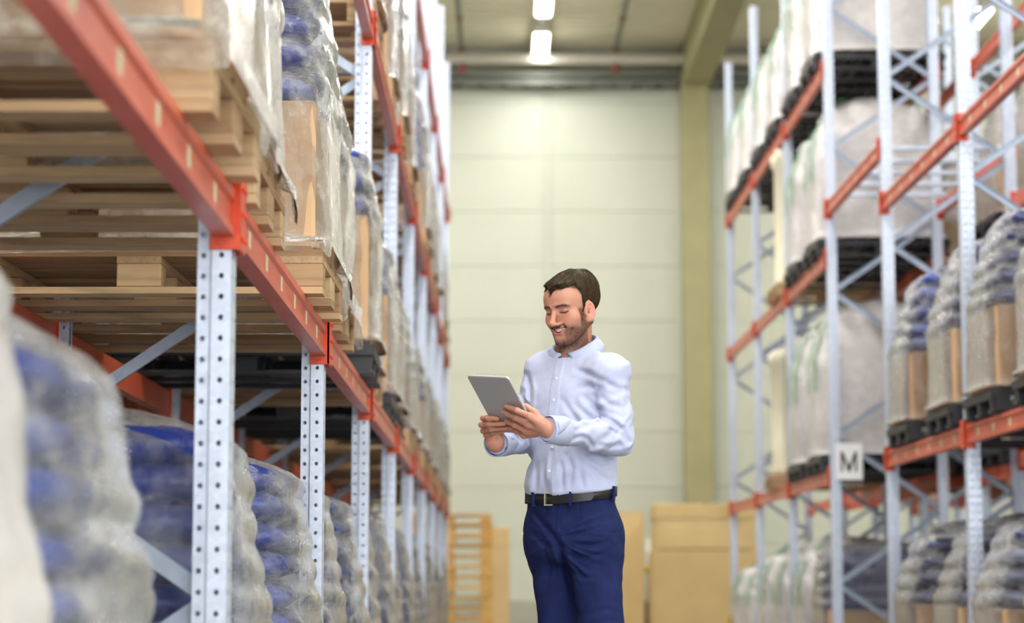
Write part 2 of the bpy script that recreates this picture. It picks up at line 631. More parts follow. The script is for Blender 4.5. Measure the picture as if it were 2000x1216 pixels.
def connector_mesh(s):
    """hook-on end plate that wraps the post corner; s = side of the post (+1: post lies towards +y)"""
    b = MB()
    b.cbox(-.060, 0.014, -.004, 0.004, -.03, .15, 0.0015)
    b.cbox(0.003, 0.014, -.004, .056, -.03, .15, 0.002) if s > 0 else b.cbox(0.003, 0.014, -.056, .004, -.03, .15, 0.002)
    for z in (0.0, 0.06, .12):
        b.cyl((0.012, s * .03, z), (0.02, s * .03, z), .006, n=8)
    b.cyl((-.03, -s * .003, -.012), (-.03, -s * .016, -.012), .006, n=8)
    return b.mesh('connector', M['orange'])


BEAM = beam_mesh(BAY - 0.11)
CONN = {s: connector_mesh(s) for s in (-1, 1)}
STICK = MB().box(0, 0.0012, -.024, .024, -.024, .024).mesh('sticker', M['sticker'])
FOOT = MB().cbox(-.11, .03, -.08, .08, 0, .008, .002).cyl((-.09, .06, .008), (-.09, .06, .03), .01, n=8).cyl((.01, -.06, .008), (.01, -.06, .03), .01, n=8).mesh('foot_plate', M['galv'])
_br = {}


def brace_mesh(kind, depth):
    if (kind, depth) not in _br:
        b = MB()
        d = depth - 0.08
        if kind == 'up':
            b.chan((-.04, 0, 0), (-.04 - d, 0, .64), .042, .024, .003, (0, 0, 1))
        elif kind == 'down':
            b.chan((-.04, 0, 0), (-.04 - d, 0, -.64), .042, .024, .003, (0, 0, 1))
        else:
            b.chan((-.04, 0, 0), (-.04 - d, 0, 0), .042, .024, .003, (0, 0, 1))
        b.cyl((-.05, -.02, 0), (-.05, .02, 0), .012, n=6)
        _br[kind, depth] = b.mesh('brace', M['brace'])
    return _br[kind, depth]


def rack(side, x, frames, beams, label, group=None, node=0.76, back=True, guards=True):
    """side +1: aisle lies towards +x (left rack); -1: aisle towards -x.
       frames: indices; beams: list of (bay, z of connector bottom, on_back)"""
    t = thing('pallet_rack', label, 'pallet rack', (x, 0, 0), 0 if side > 0 else PI, group)
    # local axes: +x towards the aisle; local y = world y * side
    fyl = lambda n: fy(n) * side
    for n in frames:
        put('upright', UPRIGHT, t, (0, fyl(n), 0))
        put('upright', UPRIGHT, t, (-DEPTH, fyl(n), 0), PI)
        for xx in (0, -DEPTH + .08):
            put('foot_plate', FOOT, t, (xx, fyl(n), 0))
        put('brace', brace_mesh('flat', DEPTH), t, (0, fyl(n), .16))
        z = node
        while z < UP_H - .7:
            put('brace', brace_mesh('up', DEPTH), t, (0, fyl(n), z))
            if z > .7:
                put('brace', brace_mesh('down', DEPTH), t, (0, fyl(n), z))
            z += 1.28
    if guards:
        n = frames[-1]
        g = MB().cbox(-.09, .03, -.09, -.075, 0.01, .4, .004).cbox(.02, .035, -.09, .09, 0.01, .4, .004).mesh('upright_guard', M['yellow'])
        put('upright_guard', g, t, (0.01, fyl(n), 0))
    for (bay, z, on_back) in beams:
        ym = (fyl(bay) + fyl(bay + 1)) / 2
        for k in ((0, 1) if (on_back and back) else (0,)):
            bo = put('beam', BEAM, t, (0.008 if k == 0 else -DEPTH - .008, ym, z + .03), 0 if k == 0 else PI)
            L = (BAY - .11) / 2
            put('connector', CONN[-1], bo, (0, -L, 0))
            put('connector', CONN[1], bo, (0, L, 0))
            if k == 0:
                for i in range(6):
                    put('sticker', STICK, bo, (-.0105, -1.05 + .42 * i, .055))
    return t


L1, L2, L3 = 1.587, 3.47, 5.33
R1, R2, R3 = 1.618, 3.551, 5.255
TUN = at(1615, 429, fy(6)).z
PAL_DZ = 0.03 + 0.112
rack_l = rack(1, XL, list(range(0, 10)),
     [(b, L1, True) for b in range(0, 9)] + [(b, L2, True) for b in range(2, 9)] + [(b, L3, True) for b in range(5, 9)],
     'tall galvanised rack with orange beams full of wrapped pallets on wooden pallets, beside the tablet')
rack_r = rack(-1, XR, list(range(3, 10)),
     [(b, R1, True) for b in (3, 4, 6, 7, 8)] + [(b, R2, True) for b in (3, 4, 6, 7, 8)] + [(b, R3, True) for b in (6, 7, 8)] + [(5, TUN, True)],
     'tall galvanised rack with orange beams across the aisle, carrying the M sign', node=0.78)
rack(1, XR + DEPTH + .28 + DEPTH, list(range(3, 10)),
     [(b, z, True) for b in range(3, 9) for z in (R1, R2, R3)],
     'second rack row standing back to back behind the rack with the M sign', node=0.78, guards=False).location.x += 0
rack(-1, XL - DEPTH - .28 - DEPTH, list(range(1, 10)),
     [(b, z, True) for b in range(1, 9) for z in (L1, L2, L3)],
     'dark second rack row behind the wooden pallets of the near rack', guards=False)
# decking bars over the walk-through bay
for k in range(5):
    y = fy(5) + .35 + k * .52
    o = put('deck_bar', MB().cbox(0, DEPTH, -.03, .03, 0, .03, .003).mesh('deck_bar', M['galv']), rack_r, (-DEPTH, -y, TUN + PAL_DZ))

# the bay letter
sp = at(1658, 901, fy(6) - .068)
sg = thing('bay_sign', 'white bay sign with a black letter M on the rack post', 'sign', sp)
put('board', MB().cbox(-.118, .118, -.003, .003, -.158, .158, .001).mesh('board', M['white_sign']), sg)
mb = MB()
hw, hh, st = .072, .088, .02
for x in (-hw, hw - st):
    mb.box(x, x + st, -.0045, -.003, -hh, hh)
mb.prism([(-hw + st, hh), (-hw, hh), (-st * .52, -hh), (st * .52, -hh), (0, -hh + .05)], 'y', -.0046, -.003)
mb.prism([(hw, hh), (hw - st, hh), (0, -hh + .05), (st * .52, -hh)], 'y', -.0047, -.003)
put('letter', mb.mesh('letter', M['black_ink']), sg)
put('clip', MB().box(-.11, -.02, .003, .012, -.02, .02).mesh('clip', M['galv']), sg)

# ------------------------------------------------------------------ pallets
def box_parts_to(parent, parts, mats):
    for name, me, loc in parts:
        put(name, me, parent, loc)


def wooden_parts(mat):
    """EUR pallet 1.2 (x) by 0.8 (y): list of (name, mesh, location)"""
    P = []
    deck = {w: MB().box(-.6, .6, -w / 2, w / 2, -.011, .011).mesh('deck_board', mat) for w in (.145, .1)}
    bot = {w: MB().box(-.6, .6, -w / 2, w / 2, -.011, .011).mesh('bottom_board', mat) for w in (.145, .1)}
    cross = MB().box(-.4, .4, -.0725, .0725, -.011, .011).mesh('cross_board', mat)
    blk = {(a, b): MB().cbox(-a / 2, a / 2, -b / 2, b / 2, -.039, .039, .004).mesh('block', mat) for a in (.145,) for b in (.145, .1)}
    for y, w in ((-.3275, .145), (-.19, .1), (0, .145), (.19, .1), (.3275, .145)):
        P.append(('deck_board', deck[w], (0, y, .133), 0))
    for x in (-.5275, 0, .5275):
        P.append(('cross_board', cross, (x, 0, .111), PI / 2))
    for x in (-.5275, 0, .5275):
        for y, w in ((-.35, .1), (0, .145), (.35, .1)):
            P.append(('block', blk[.145, w], (x, y, .061), 0))
    for y, w in ((-.35, .1), (0, .145), (.35, .1)):
        P.append(('bottom_board', bot[w], (0, y, .011), 0))
    return P


def joined(parts, name, mat):
    b = MB()
    for _, me, loc, rz in parts:
        mt = Matrix.Translation(loc) @ Matrix.Rotation(rz, 4, 'Z')
        b.add([mt @ v.co for v in me.vertices], [tuple(p.vertices) for p in me.polygons])
    return b.mesh(name, mat, fix=False)


WOOD = wooden_parts(M['wood'])
WOOD_Y = wooden_parts(M['wood_y'])
WOOD_ONE = joined(WOOD, 'wooden_pallet', M['wood'])


def plastic_parts():
    """black nestable pallet 1.0 (x) by 1.2 (y)... deck with slots, nine feet, three runners"""
    mat = M['black_plastic']
    P = []
    slat = MB().cbox(-.04, .04, -.5, .5, -.012, .012, .003).mesh('deck_slat', mat)
    for i in range(10):
        P.append(('deck_slat', slat, (-.54 + .12 * i, 0, .14), 0))
    rim = MB().cbox(-.6, .6, -.015, .015, -.028, .028, .004).mesh('rim', mat)
    for y in (-.485, .485):
        P.append(('rim', rim, (0, y, .112), 0))
    rim2 = MB().cbox(-.015, .015, -.47, .47, -.028, .028, .004).mesh('rim', mat)
    for x in (-.585, .585):
        P.append(('rim', rim2, (x, 0, .112), 0))
    foot = MB().prism([(-.065, -.055), (.065, -.055), (.075, .055), (-.075, .055)], 'y', -.055, .055).mesh('foot', mat)
    for x in (-.52, 0, .52):
        for y in (-.42, 0, .42):
            P.append(('foot', foot, (x, y, .073), 0))
    run = MB().cbox(-.6, .6, -.055, .055, -.01, .01, .003).mesh('runner', mat)
    for y in (-.42, 0, .42):
        P.append(('runner', run, (0, y, .01), 0))
    return P


SIDE_PLATE = MB().cbox(-.17, .17, -.006, .006, -.062, .062, .004).mesh('side_plate', M['black_plastic'])
_fc = bpy.data.curves.new('lettering', 'FONT')
_fc.body = 'PP JSENT'
_fc.size = .042
_fc.align_x, _fc.align_y = 'CENTER', 'CENTER'
_fo = bpy.data.objects.new('lettering_source', _fc)
LETTERING = bpy.data.meshes.new_from_object(_fo)
LETTERING.transform(Matrix.Rotation(PI / 2, 4, 'X'))
LETTERING.materials.clear()
LETTERING.materials.append(M['print_white'])
bpy.data.objects.remove(_fo)
PLAST = plastic_parts()
PLAST_ONE = joined(PLAST, 'plastic_pallet', M['black_plastic'])


def pallet(kind, loc, label, detailed, group, rz=0.0):
    parts, one, name = {'wood': (WOOD, WOOD_ONE, 'wooden_pallet'), 'plastic': (PLAST, PLAST_ONE, 'plastic_pallet'), 'fresh': (WOOD_Y, None, 'wooden_pallet')}[kind]
    if detailed:
        t = thing(name, label, 'pallet', loc, rz, group)
        for nm, me, l, r in parts:
            put(nm, me, t, l, r)
        return t
    o = put(name, one, None, loc, rz)
    return tag(o, label, 'pallet', group)


# ------------------------------------------------------------------ wrapped loads
def waves(rng, n, fmin, fmax):
    return [(rng.randint(fmin, fmax), rng.uniform(2, 14), rng.uniform(0, 6.28), rng.uniform(0.5, 1)) for _ in range(n)]


def envelope(seed, hx, hy, h, carton_h, layer, bulge, taper, skirt, knot, out=0.0, nu=112, nv=52, e0=.28):
    """outer shape of a wrapped load: loop of points per height; returns verts, faces"""
    rng = random.Random(seed)
    w1, w2, w3 = waves(rng, 5, 1, 5), waves(rng, 7, 7, 20), waves(rng, 5, 2, 9)
    vs, fs = [], []
    hang = waves(rng, 5, 1, 6)
    ph = rng.uniform(0, 6.28)
    zs = []
    for j in range(nv + 1):
        t = j / nv
        zs.append(t)
    for j, t in enumerate(zs):
        for i in range(nu):
            a = 2 * PI * i / nu
            hg = sum(c * math.sin(f * a + p) for f, _, p, c in hang) / 2.5
            z0 = -skirt * (0.55 + 0.45 * hg)
            z = z0 + (h - z0) * t
            e = (e0 if z > .03 else min(e0, .06) if skirt > 0 else e0) + 0.25 * max(0, (z - carton_h) / max(.01, h - carton_h))
            ca, sa = math.cos(a), math.sin(a)
            # superellipse
            ux = math.copysign(abs(ca) ** e, ca)
            uy = math.copysign(abs(sa) ** e, sa)
            s = 1.0
            n1 = sum(c * math.sin(f * a + g * z + p) for f, g, p, c in w1) / 4
            n2 = sum(c * math.sin(f * a + g * 2.2 * z + p) for f, g, p, c in w2) / 5
            n3 = sum(c * math.sin(f * a + g * 4 * z + p) for f, g, p, c in w3) / 4
            d = out + .012 * n1 + .006 * n2
            if z < .03:
                d = out + .026 + .006 * abs(n2) + 0.10 * max(0, -z) * (1 + n2)
            if z > carton_h:
                k = (z - carton_h) / max(.01, h - carton_h)
                s -= taper * k ** 1.4
                d += bulge * (abs(math.sin(PI * (z - carton_h) / layer + 1.2 * n1)) ** 0.6 - .45) + .016 * n3 * min(1, k * 4)
            top = max(0.0, (t - 0.90) / 0.10)
            if top > 0:
                s *= math.sqrt(max(0, 1 - (top * .985) ** 2)) * .9 + .1 * (1 - top)
                d *= (1 - top)
            x = ux * (hx * s + d)
            y = uy * (hy * s + min(d, .030))
            if top > 0:
                z = h * .93 + (z - h * .93) * (1 - .35 * top) + .035 * n3 * top
                if knot:
                    z += knot * max(0, top - .55) ** 1.0 * 2.0
            vs.append((x, y, z))
    for j in range(nv):
        for i in range(nu):
            k = (i + 1) % nu
            fs.append((j * nu + i, j * nu + k, (j + 1) * nu + k, (j + 1) * nu + i))
    fs.append(tuple(nv * nu + i for i in range(nu)))
    return vs, fs


def sack_mesh(seed, mat, lx=.29, ly=.19, lz=.058):
    rng = random.Random(seed)
    w = waves(rng, 6, 2, 7)
    vs, fs = [], []
    nu, nv = 28, 10
    for j in range(nv + 1):
        b = -PI / 2 + PI * j / nv
        for i in range(nu):
            a = 2 * PI * i / nu
            cx, sy = math.cos(a), math.sin(a)
            r = math.cos(b) ** .55 if abs(math.cos(b)) > 1e-6 else 0
            x = math.copysign(abs(cx) ** .45, cx) * r * lx
            y = math.copysign(abs(sy) ** .45, sy) * r * ly
            z = math.copysign(abs(math.sin(b)) ** .8, math.sin(b)) * lz
            q = sum(c * math.sin(f * a + g * .5 * b + p) for f, g, p, c in w) / 5
            vs.append((x * (1 + .02 * q), y * (1 + .03 * q), z * (1 - .28 * (x / lx) ** 4 - .28 * (y / ly) ** 4) + .006 * q))
    for j in range(nv):
        for i in range(nu):
            k = (i + 1) % nu
            fs.append((j * nu + i, j * nu + k, (j + 1) * nu + k, (j + 1) * nu + i))
    return MB().add(vs, fs).mesh('sack', mat, True)


SACKS = {c: [sack_mesh(10 + k, M[c]) for k in range(3)] for c in ('sack_blue', 'sack_navy', 'sack_white')}


def carton_mesh(hx, hy, h):
    b = MB().cbox(-hx, hx, -hy, hy, 0, h, .012)
    return b.mesh('carton', M['card'])


_film, _carton, _core = {}, {}, {}


def load(loc, label, group, half, h, carton_h, colour='sack_blue', film='film', seed=0, bulge=.022, taper=.1, skirt=.1, knot=.03, detailed=True, rz=0.0, layer=.118):
    """carton below, layers of sacks above, stretch film around; origin at the top of its pallet"""
    hx, hy = half
    t = thing('wrapped_load', label, 'wrapped load', loc, rz, group)
    sv = seed % 7
    key = (hx, hy, h, carton_h, film, sv, bulge, taper, skirt, knot, layer)
    if key not in _film:
        v, f = envelope(sv * 17 + 3, hx, hy, h, carton_h, layer, bulge, taper, skirt, knot, .006, *((128, 60) if detailed else (72, 36)))
        _film[key] = MB().add(v, f).mesh('film', M[film], True, fix=False)
    put('film', _film[key], t)
    if carton_h > .05:
        if (hx, hy, carton_h) not in _carton:
            _carton[hx, hy, carton_h] = carton_mesh(hx - .03, hy - .03, carton_h)
        put('carton', _carton[hx, hy, carton_h], t)
    rng = random.Random(seed * 31 + 5)
    nl = int((h * .96 - carton_h) / layer)
    if detailed:
        for L in range(nl):
            k = (L * layer) / max(.1, h - carton_h)
            s = 1 - taper * k ** 1.4
            for sx in (-1, 1):
                for sy in (-1, 1):
                    me = SACKS[colour][rng.randrange(3)]
                    o = put('sack', me, t, (sx * hx * .475 * s, sy * hy * .475 * s, carton_h + layer * (L + .52)),
                            rot=(rng.uniform(-.05, .05), rng.uniform(-.05, .05), rng.uniform(-.08, .08)),
                            scale=(hx / .6 * s * .93, hy / .4 * s * .93, 1.0))
    elif nl > 0:
        kk = (hx, hy, h, carton_h, colour, sv, bulge, taper, layer)
        if kk not in _core:
            v, f = envelope(sv * 17 + 3, hx - .035, hy - .035, h - .03, carton_h, layer, bulge * 1.2, taper, -.004, 0, 0, 48, 28)
            _core[kk] = MB().add(v, f).mesh('sack_pile', M[colour], True, fix=False)
        put('sack_pile', _core[kk], t)
    return t


_bb = {}


def bulk_bag(loc, label, group, half, h, seed=0, straps=True, film='film_milky'):
    """white bulk bag: round-shouldered cube with green lifting loops, in milky film"""
    hx, hy = half
    t = thing('bulk_bag', label, 'bulk bag', loc, 0, group)
    sv = seed % 4
    k = (hx, hy, h, sv)
    if k not in _bb:
        v, f = envelope(sv * 29 + 101, hx - .03, hy - .03, h - .04, h * .55, .4, .02, .28, -.004, .12, 0, 72, 36, .5)
        a = MB().add(v, f).mesh('bag', M['bigbag'], True, fix=False)
        v, f = envelope(sv * 29 + 101, hx, hy, h, h * .55, .4, .02, .26, -.004, .1, .008, 96, 48, .5)
        b = MB().add(v, f).mesh('film', M[film], True, fix=False)
        st = []
        for sx in (-1, 1):
            for q in (-.45, .45):
                m = MB()
                pts = [(sx * (hx + .012), q * hy, h * .42), (sx * (hx + .012), q * hy, h * .62), (sx * hx * .9, q * hy * .95, h * .82), (sx * hx * .66, q * hy * .8, h * .96), (sx * hx * .45, q * hy * .6, h + .03)]
                vs = []
                for x_, y_, z_ in pts:
                    vs += [(x_, y_ - .022, z_), (x_, y_ + .022, z_), (x_ + sx * .006, y_ + .022, z_ + .004), (x_ + sx * .006, y_ - .022, z_ + .004)]
                fs = [(4 * u + v, 4 * u + (v + 1) % 4, 4 * u + 4 + (v + 1) % 4, 4 * u + 4 + v) for u in range(4) for v in range(4)] + [(0, 1, 2, 3), (16, 17, 18, 19)]
                st.append(m.add(vs, fs).mesh('strap', M['green']))
        _bb[k] = (a, b, st)
    a, b, s = _bb[k]
    put('bag', a, t)
    put('film', b, t)
    if straps:
        for m in s:
            put('strap', m, t)
    return t


# ------------------------------------------------------------------ stocking the racks
POS3 = ('first of two', 'second of two', 'second of two')
NEAR = 'near rack'
rng = random.Random(4)
PX_L = XL + .1 - .6


def left_slot(b, i):
    return fy(b) + .115 + .4 + .87 * i


OFFX = {('L1', 0, 2): -.02, ('L1', 1, 0): -.06, ('L1', 1, 2): -.03, ('L1', 2, 0): -.05, ('L1', 2, 2): -.03}
LOOK = {
    ('L0', 0, 0): dict(colour='sack_white', film='film_milky', look='milky wrapped white sacks'),
    ('L0', 0, 1): dict(colour='sack_blue', film='film_clear', look='clear-bagged blue sacks', knot=.08),
    ('L0', 0, 2): dict(colour='sack_navy', film='film', look='film-wrapped navy sacks'),
    ('L1', 0, 2): dict(colour='sack_white', film='film', look='film-wrapped pale sacks over a carton', carton=.35),
    ('L1', 1, 2): dict(colour='sack_blue', film='film', look='film-wrapped blue sacks over a carton', carton=.5),
}
for b in range(0, 9):
    for i in range(3):
        y = left_slot(b, i)
        det = y < 12.5
        where = f'{ordinal(b)} bay, {POS3[i]}'
        for lev, z in (('L0', 0.0), ('L1', L1 + PAL_DZ), ('L2', L2 + PAL_DZ), ('L3', L3 + PAL_DZ)):
            if i == (2 if (lev, b) == ('L0', 0) else 1):
                continue
            if lev == 'L2' and (b < 3 or (b, i) in ((4, 1), (5, 0), (6, 1), (7, 2))) or lev == 'L3':
                continue
            lw = {'L0': 'floor', 'L1': 'lower beams', 'L2': 'middle beams', 'L3': 'top beams'}[lev]
            if lev == 'L1' and (b, i) in ((2, 2), (3, 2), (4, 0)):
                kind = 'plastic'
            else:
                kind = 'wood'
            jx = rng.uniform(-.012, .012)
            jr = rng.uniform(-.012, .012)
            mat = 'black plastic' if kind == 'plastic' else 'wooden'
            # bay 0 first slot and everything above it stands outside the frame
            back = (.09 if (b, i) == (0, 0) else .075) if lev == 'L0' else (.085 if b >= 3 else 0) - OFFX.get((lev, b, i), 0)
            pl = pallet(kind, (PX_L + jx - back, y, z + (.002 if z else 0)), f'{mat} pallet, {NEAR} {lw}, {where}', det, 'pallets in the near rack', jr)
            if kind == 'plastic':
                pl.scale = (1, .8, 1)
            sp = LOOK.get((lev, b, i), {})
            col = sp.get('colour', rng.choice(['sack_blue', 'sack_navy', 'sack_blue']))
            film = sp.get('film', 'film_clear' if lev == 'L0' else 'film')
            look = sp.get('look', {'sack_blue': 'film-wrapped blue sacks', 'sack_navy': 'film-wrapped navy sacks', 'sack_white': 'film-wrapped white sacks'}[col] + (' over a carton' if lev != 'L0' else ''))
            if lev == 'L0':
                h, ch = 1.10 + rng.choice((0, .03, -.03)), .36
                if (b, i) == (0, 0):
                    h = 1.2
            elif lev == 'L1':
                h, ch = (1.18 if b < 2 else .98), rng.choice((.42, .5, .58))
            else:
                h, ch = 1.3, .5
            ch = sp.get('carton', ch)
            load((PX_L + jx - back, y, z + (.151 if kind == 'wood' else .158)), f'{look}, {NEAR} {lw}, {where}', 'wrapped loads in the near rack', (.6, .4), h, ch, col, film,
                 seed=rng.randrange(100), skirt=(.13 if lev == 'L1' and kind == 'wood' and b < 3 else -.004), knot=sp.get('knot', .03), detailed=det, rz=jr,
                 bulge=.005 if (lev, b, i) == ('L0', 0, 0) else .014, taper=.16 if lev == 'L0' else .12, layer=.096 if lev == 'L0' else .112)

# rack with the M sign
PX_R = XR - .06 + .6
MR = 'M-sign rack'
slots = {4: (14.27, 15.72), 3: (11.75, 13.05), 6: (19.95, 21.3), 7: (22.78, 24.1), 8: (25.55, 26.85)}
for b in (3, 4):
    for i, y in enumerate(slots[b]):
        where = f'{"post bay" if b == 4 else "edge bay"}'
        for lev, z in (('floor', 0.0), ('lower beams', R1 + PAL_DZ)):
            bay = {4: 'bay beside the walk-through', 3: 'bay cut by picture edge'}[b]
            pos = ('first', 'second')[i]
            pl = pallet('plastic', (PX_R, y, z + .004), f'black plastic pallet, {MR} {lev}, {bay}, {pos} of two', True, 'black pallets in the M-sign rack')
            pl.scale = (1, .8, 1)
            sp_ = put('side_plate', SIDE_PLATE, pl, (-.41, -.503, .075))
            put('lettering', LETTERING, sp_, (0, -.007, .008))
            col = {('floor', 3): 'sack_navy', ('floor', 4): 'sack_navy'}.get((lev, b), 'sack_blue' if (i + b) % 2 else 'sack_navy')
            lk = {'sack_blue': 'blue', 'sack_navy': 'navy', 'sack_white': 'white'}[col]
            load((PX_R, y, z + .161), f'film-wrapped {lk} sacks, {MR} {lev}, {bay}, {pos} of two', 'wrapped loads in the M-sign rack', (.59, .40), 1.14 if lev != 'floor' else 1.06, .48, col, 'film_clear',
                 seed=i + b * 3 + (lev == 'floor') * 2, bulge=.026, taper=.34, skirt=-.004, detailed=True)
far = {6: 'bay beside the M sign', 7: 'middle far bay', 8: 'end bay by the wall'}
for b in (6, 7, 8):
    for i, y in enumerate(slots[b]):
        pos = ('first', 'second')[i]
        # floor
        pallet('plastic', (PX_R, y, 0), f'black plastic pallet, {MR} floor, {far[b]}, {pos}', False, 'black pallets in the M-sign rack')
        if b == 6 and i == 0:
            load((PX_R, y, .157), f'glossy navy sacks over a carton, {MR} floor, beside the M sign', 'wrapped loads in the M-sign rack', (.58, .5), 1.0, .4, 'sack_navy', 'film_clear', seed=3, bulge=.03, taper=.12, skirt=-.004, detailed=False)
        else:
            bulk_bag((PX_R, y, .157), f'white bulk bag with green loops, {MR} floor, {far[b]}, {pos}', 'white bulk bags in the M-sign rack', (.58, .52), 1.0 if b < 8 else .86, i + b)
        # lower beams: two loads beside the sign, cream rolls in the next, last bay empty
        z = R1 + PAL_DZ
        if b == 6:
            pallet('plastic', (PX_R, y, z + .004), f'black plastic pallet, {MR} lower beams, {far[b]}, {pos}', True, 'black pallets in the M-sign rack')
            bulk_bag((PX_R, y, z + .158), f'white bulk bag with green loops, {MR} lower beams, {far[b]}, {pos}', 'white bulk bags in the M-sign rack', (.58, .55), 1.38, i + 2)
        # middle beams
        z = R2 + PAL_DZ
        if b == 6:
            pallet('plastic', (PX_R, y, z + .004), f'black plastic pallet, {MR} middle beams, {far[b]}, {pos}', True, 'black pallets in the M-sign rack')
            bulk_bag((PX_R, y, z + .158), f'white bulk bag in milky film, {MR} middle beams, {far[b]}, {pos}', 'white bulk bags in the M-sign rack', (.58, .55), 1.32, i + 1)
        z = R3 + PAL_DZ
        pallet('plastic', (PX_R, y, z + .004), f'black plastic pallet, {MR} top beams, {far[b]}, {pos}', b == 6, 'black pallets in the M-sign rack')
        bulk_bag((PX_R, y, z + .158), f'white bulk bag in milky film, {MR} top beams, {far[b]}, {pos}', 'white bulk bags in the M-sign rack', (.58, .56), 1.45 if b == 6 else 1.2, i + b + 1)


# cream rolls on a wooden pallet in the far bays of the right rack
def roll_pallet(y, z, h, cnt, where):
    pallet('wood', (PX_R, y, z + .004), f'wooden pallet under the cream rolls, {MR} {where}', True, 'wooden pallets in the M-sign rack')
    me = MB()
    nu = 20
    prof = [(.0, 0), (.085, 0), (.085, .06), (.07, .08), (.07, h - .16), (.1, h - .12), (.105, h - .02), (.08, h), (.0, h)]
    vs = [(r * math.cos(2 * PI * i / nu), r * math.sin(2 * PI * i / nu), q) for r, q in prof for i in range(nu)]
    fs = [(j * nu + i, j * nu + (i + 1) % nu, (j + 1) * nu + (i + 1) % nu, (j + 1) * nu + i) for j in range(len(prof) - 1) for i in range(nu)]
    m = me.add(vs, fs).mesh('cream_roll', M['cream'], True)
    for k in range(cnt):
        for q in range(2):
            o = put('cream_roll', m, None, (PX_R - .47 + .235 * k, y - .2 + .34 * q, z + .148))
            tag(o, f'tall cream roll, {ordinal(k)} from the aisle in the {("front", "rear")[q]} row, {MR} {where}', 'roll', f'cream rolls, {MR} {where}')


roll_pallet(22.75, R2 + PAL_DZ, 1.42, 4, 'middle beams')
roll_pallet(23.2, R1 + PAL_DZ, 1.3, 5, 'lower beams')

# second row behind the M-sign rack and behind the near rack
X2R = XR + DEPTH + .28 + DEPTH / 2
for b in range(4, 9):
    for i in range(2):
        y = fy(b) + .75 + 1.3 * i
        for lev, z in (('floor', 0.0), ('lower beams', R1 + PAL_DZ), ('middle beams', R2 + PAL_DZ)):
            if (b * 2 + i + len(lev)) % 3 == 0:
                continue
            w = f'row behind the {MR}, {lev}, {ordinal(b)} bay, {("first", "second")[i]}'
            pallet('wood' if (b + i) % 2 else 'plastic', (X2R, y, z + .004), f'{"wooden" if (b + i) % 2 else "black"} pallet in the {w}', False, 'pallets in the row behind the M-sign rack')
            load((X2R, y, z + .158), f'pale wrapped sacks in the {w}', 'wrapped loads in the row behind the M-sign rack', (.56, .48), 1.05, .4, 'sack_white', 'film', seed=b + i, detailed=False, taper=.2, skirt=-.004)
X2L = XL - DEPTH - .28 - DEPTH / 2
for b in range(2, 9):
    for i in range(3):
        y = left_slot(b, i)
        for lev, z in (('floor', 0.0), ('lower beams', L1 + PAL_DZ)):
            w = f'dark row behind the {NEAR}, {lev}, {ordinal(b)} bay, {("first", "second", "third")[i]}'
            pallet('wood', (X2L, y, z + .004), f'wooden pallet in the {w}', False, 'pallets in the dark row behind')
            load((X2L, y, z + .153), f'wrapped sacks in the {w}', 'wrapped loads in the dark row behind', (.5, .36), 1.0, .5, ('sack_white', 'sack_navy')[(b + i) % 2], 'film', seed=b + i, detailed=False, taper=.15, skirt=-.004)

# ------------------------------------------------------------------ goods by the back wall
ps = at(961, 1100, 30.6)
stack_x = ps.x - .6
n = 0
for k in range(12):
    jr = rng.uniform(-.02, .02)
    pallet('fresh', (stack_x + rng.uniform(-.015, .015), 31.0 + rng.uniform(-.01, .01), .144 * k), f'empty wooden pallet, {"top" if k == 11 else ordinal(k) if k < 10 else "second from top"}{"" if k >= 10 else " from the floor"} in the stack beside the man', True, 'empty pallets in the tall stack', jr)


def carton_box(name, x0, x1, y0, y1, z0, z1, label, lid=0.0, flap=False):
    t = thing(name, label, 'carton', ((x0 + x1) / 2, (y0 + y1) / 2, z0), group='cartons by the back wall')
    hx, hy, h = (x1 - x0) / 2, (y1 - y0) / 2, z1 - z0
    put('body', MB().cbox(-hx, hx, -hy, hy, 0, h, .012).mesh('body', M['card_b']), t)
    if lid:
        put('lid', MB().cbox(-hx - .015, hx + .015, -hy - .015, hy + .015, h - lid, h + .012, .01).mesh('lid', M['card_b']), t)
    if flap:
        for s in (-1, 1):
            put('flap', MB().bar((0, s * hy, h + .003), (0, s * .02, h + .02), 2 * hx, .006, (1, 0, 0)).mesh('flap', M['card_b']), t)
    else:
        put('tape', MB().box(-.03, .03, -hy - .0165 * (lid > 0) - .001, hy, h + (.0125 if lid else .0005), h + (.014 if lid else .002)).mesh('tape', M['tape']), t)
    return t


a, c = at(938, 1029, 32.3), at(995, 1029, 32.3)
carton_box('carton', a.x, c.x, 32.3, 33.3, 0, a.z, 'brown carton standing behind the stack of empty pallets')
a, c = at(1130, 1000, 32.3), at(1257, 1000, 32.3)
carton_box('carton', a.x, c.x, 32.3, 33.3, 0, a.z, 'tall brown carton partly hidden behind the man', flap=True)
a, c = at(1276, 1072, 31.2), at(1478, 1072, 31.2)
low = a.z
carton_box('carton', a.x, c.x, 31.2, 32.3, 0, low - .01, 'wide lower carton at the end of the M-sign rack')
a, c = at(1281, 985, 31.2), at(1474, 985, 31.2)
carton_box('carton', a.x, c.x, 31.2, 32.25, low, a.z, 'wide carton with a lid on top of the lower one', lid=.2)
# slim post with yellow collar between the cartons
p = at(1266, 1110, 33.6)
t = thing('stop_post', 'slim post with a yellow collar between the two brown cartons', 'post', (p.x, 33.6, 0))
put('post', MB().cyl((0, 0, .01), (0, 0, 1.45), .035, n=14).mesh('post', M['pipe'], True), t)
put('collar', MB().cyl((0, 0, p.z - .06), (0, 0, p.z + .04), .06, n=14).mesh('collar', M['yellow'], True), t)
put('base', MB().cyl((0, 0, 0), (0, 0, .02), .12, n=18).cyl((0, 0, .02), (0, 0, .5), .05, n=14).mesh('base', M['black_plastic'], True), t)

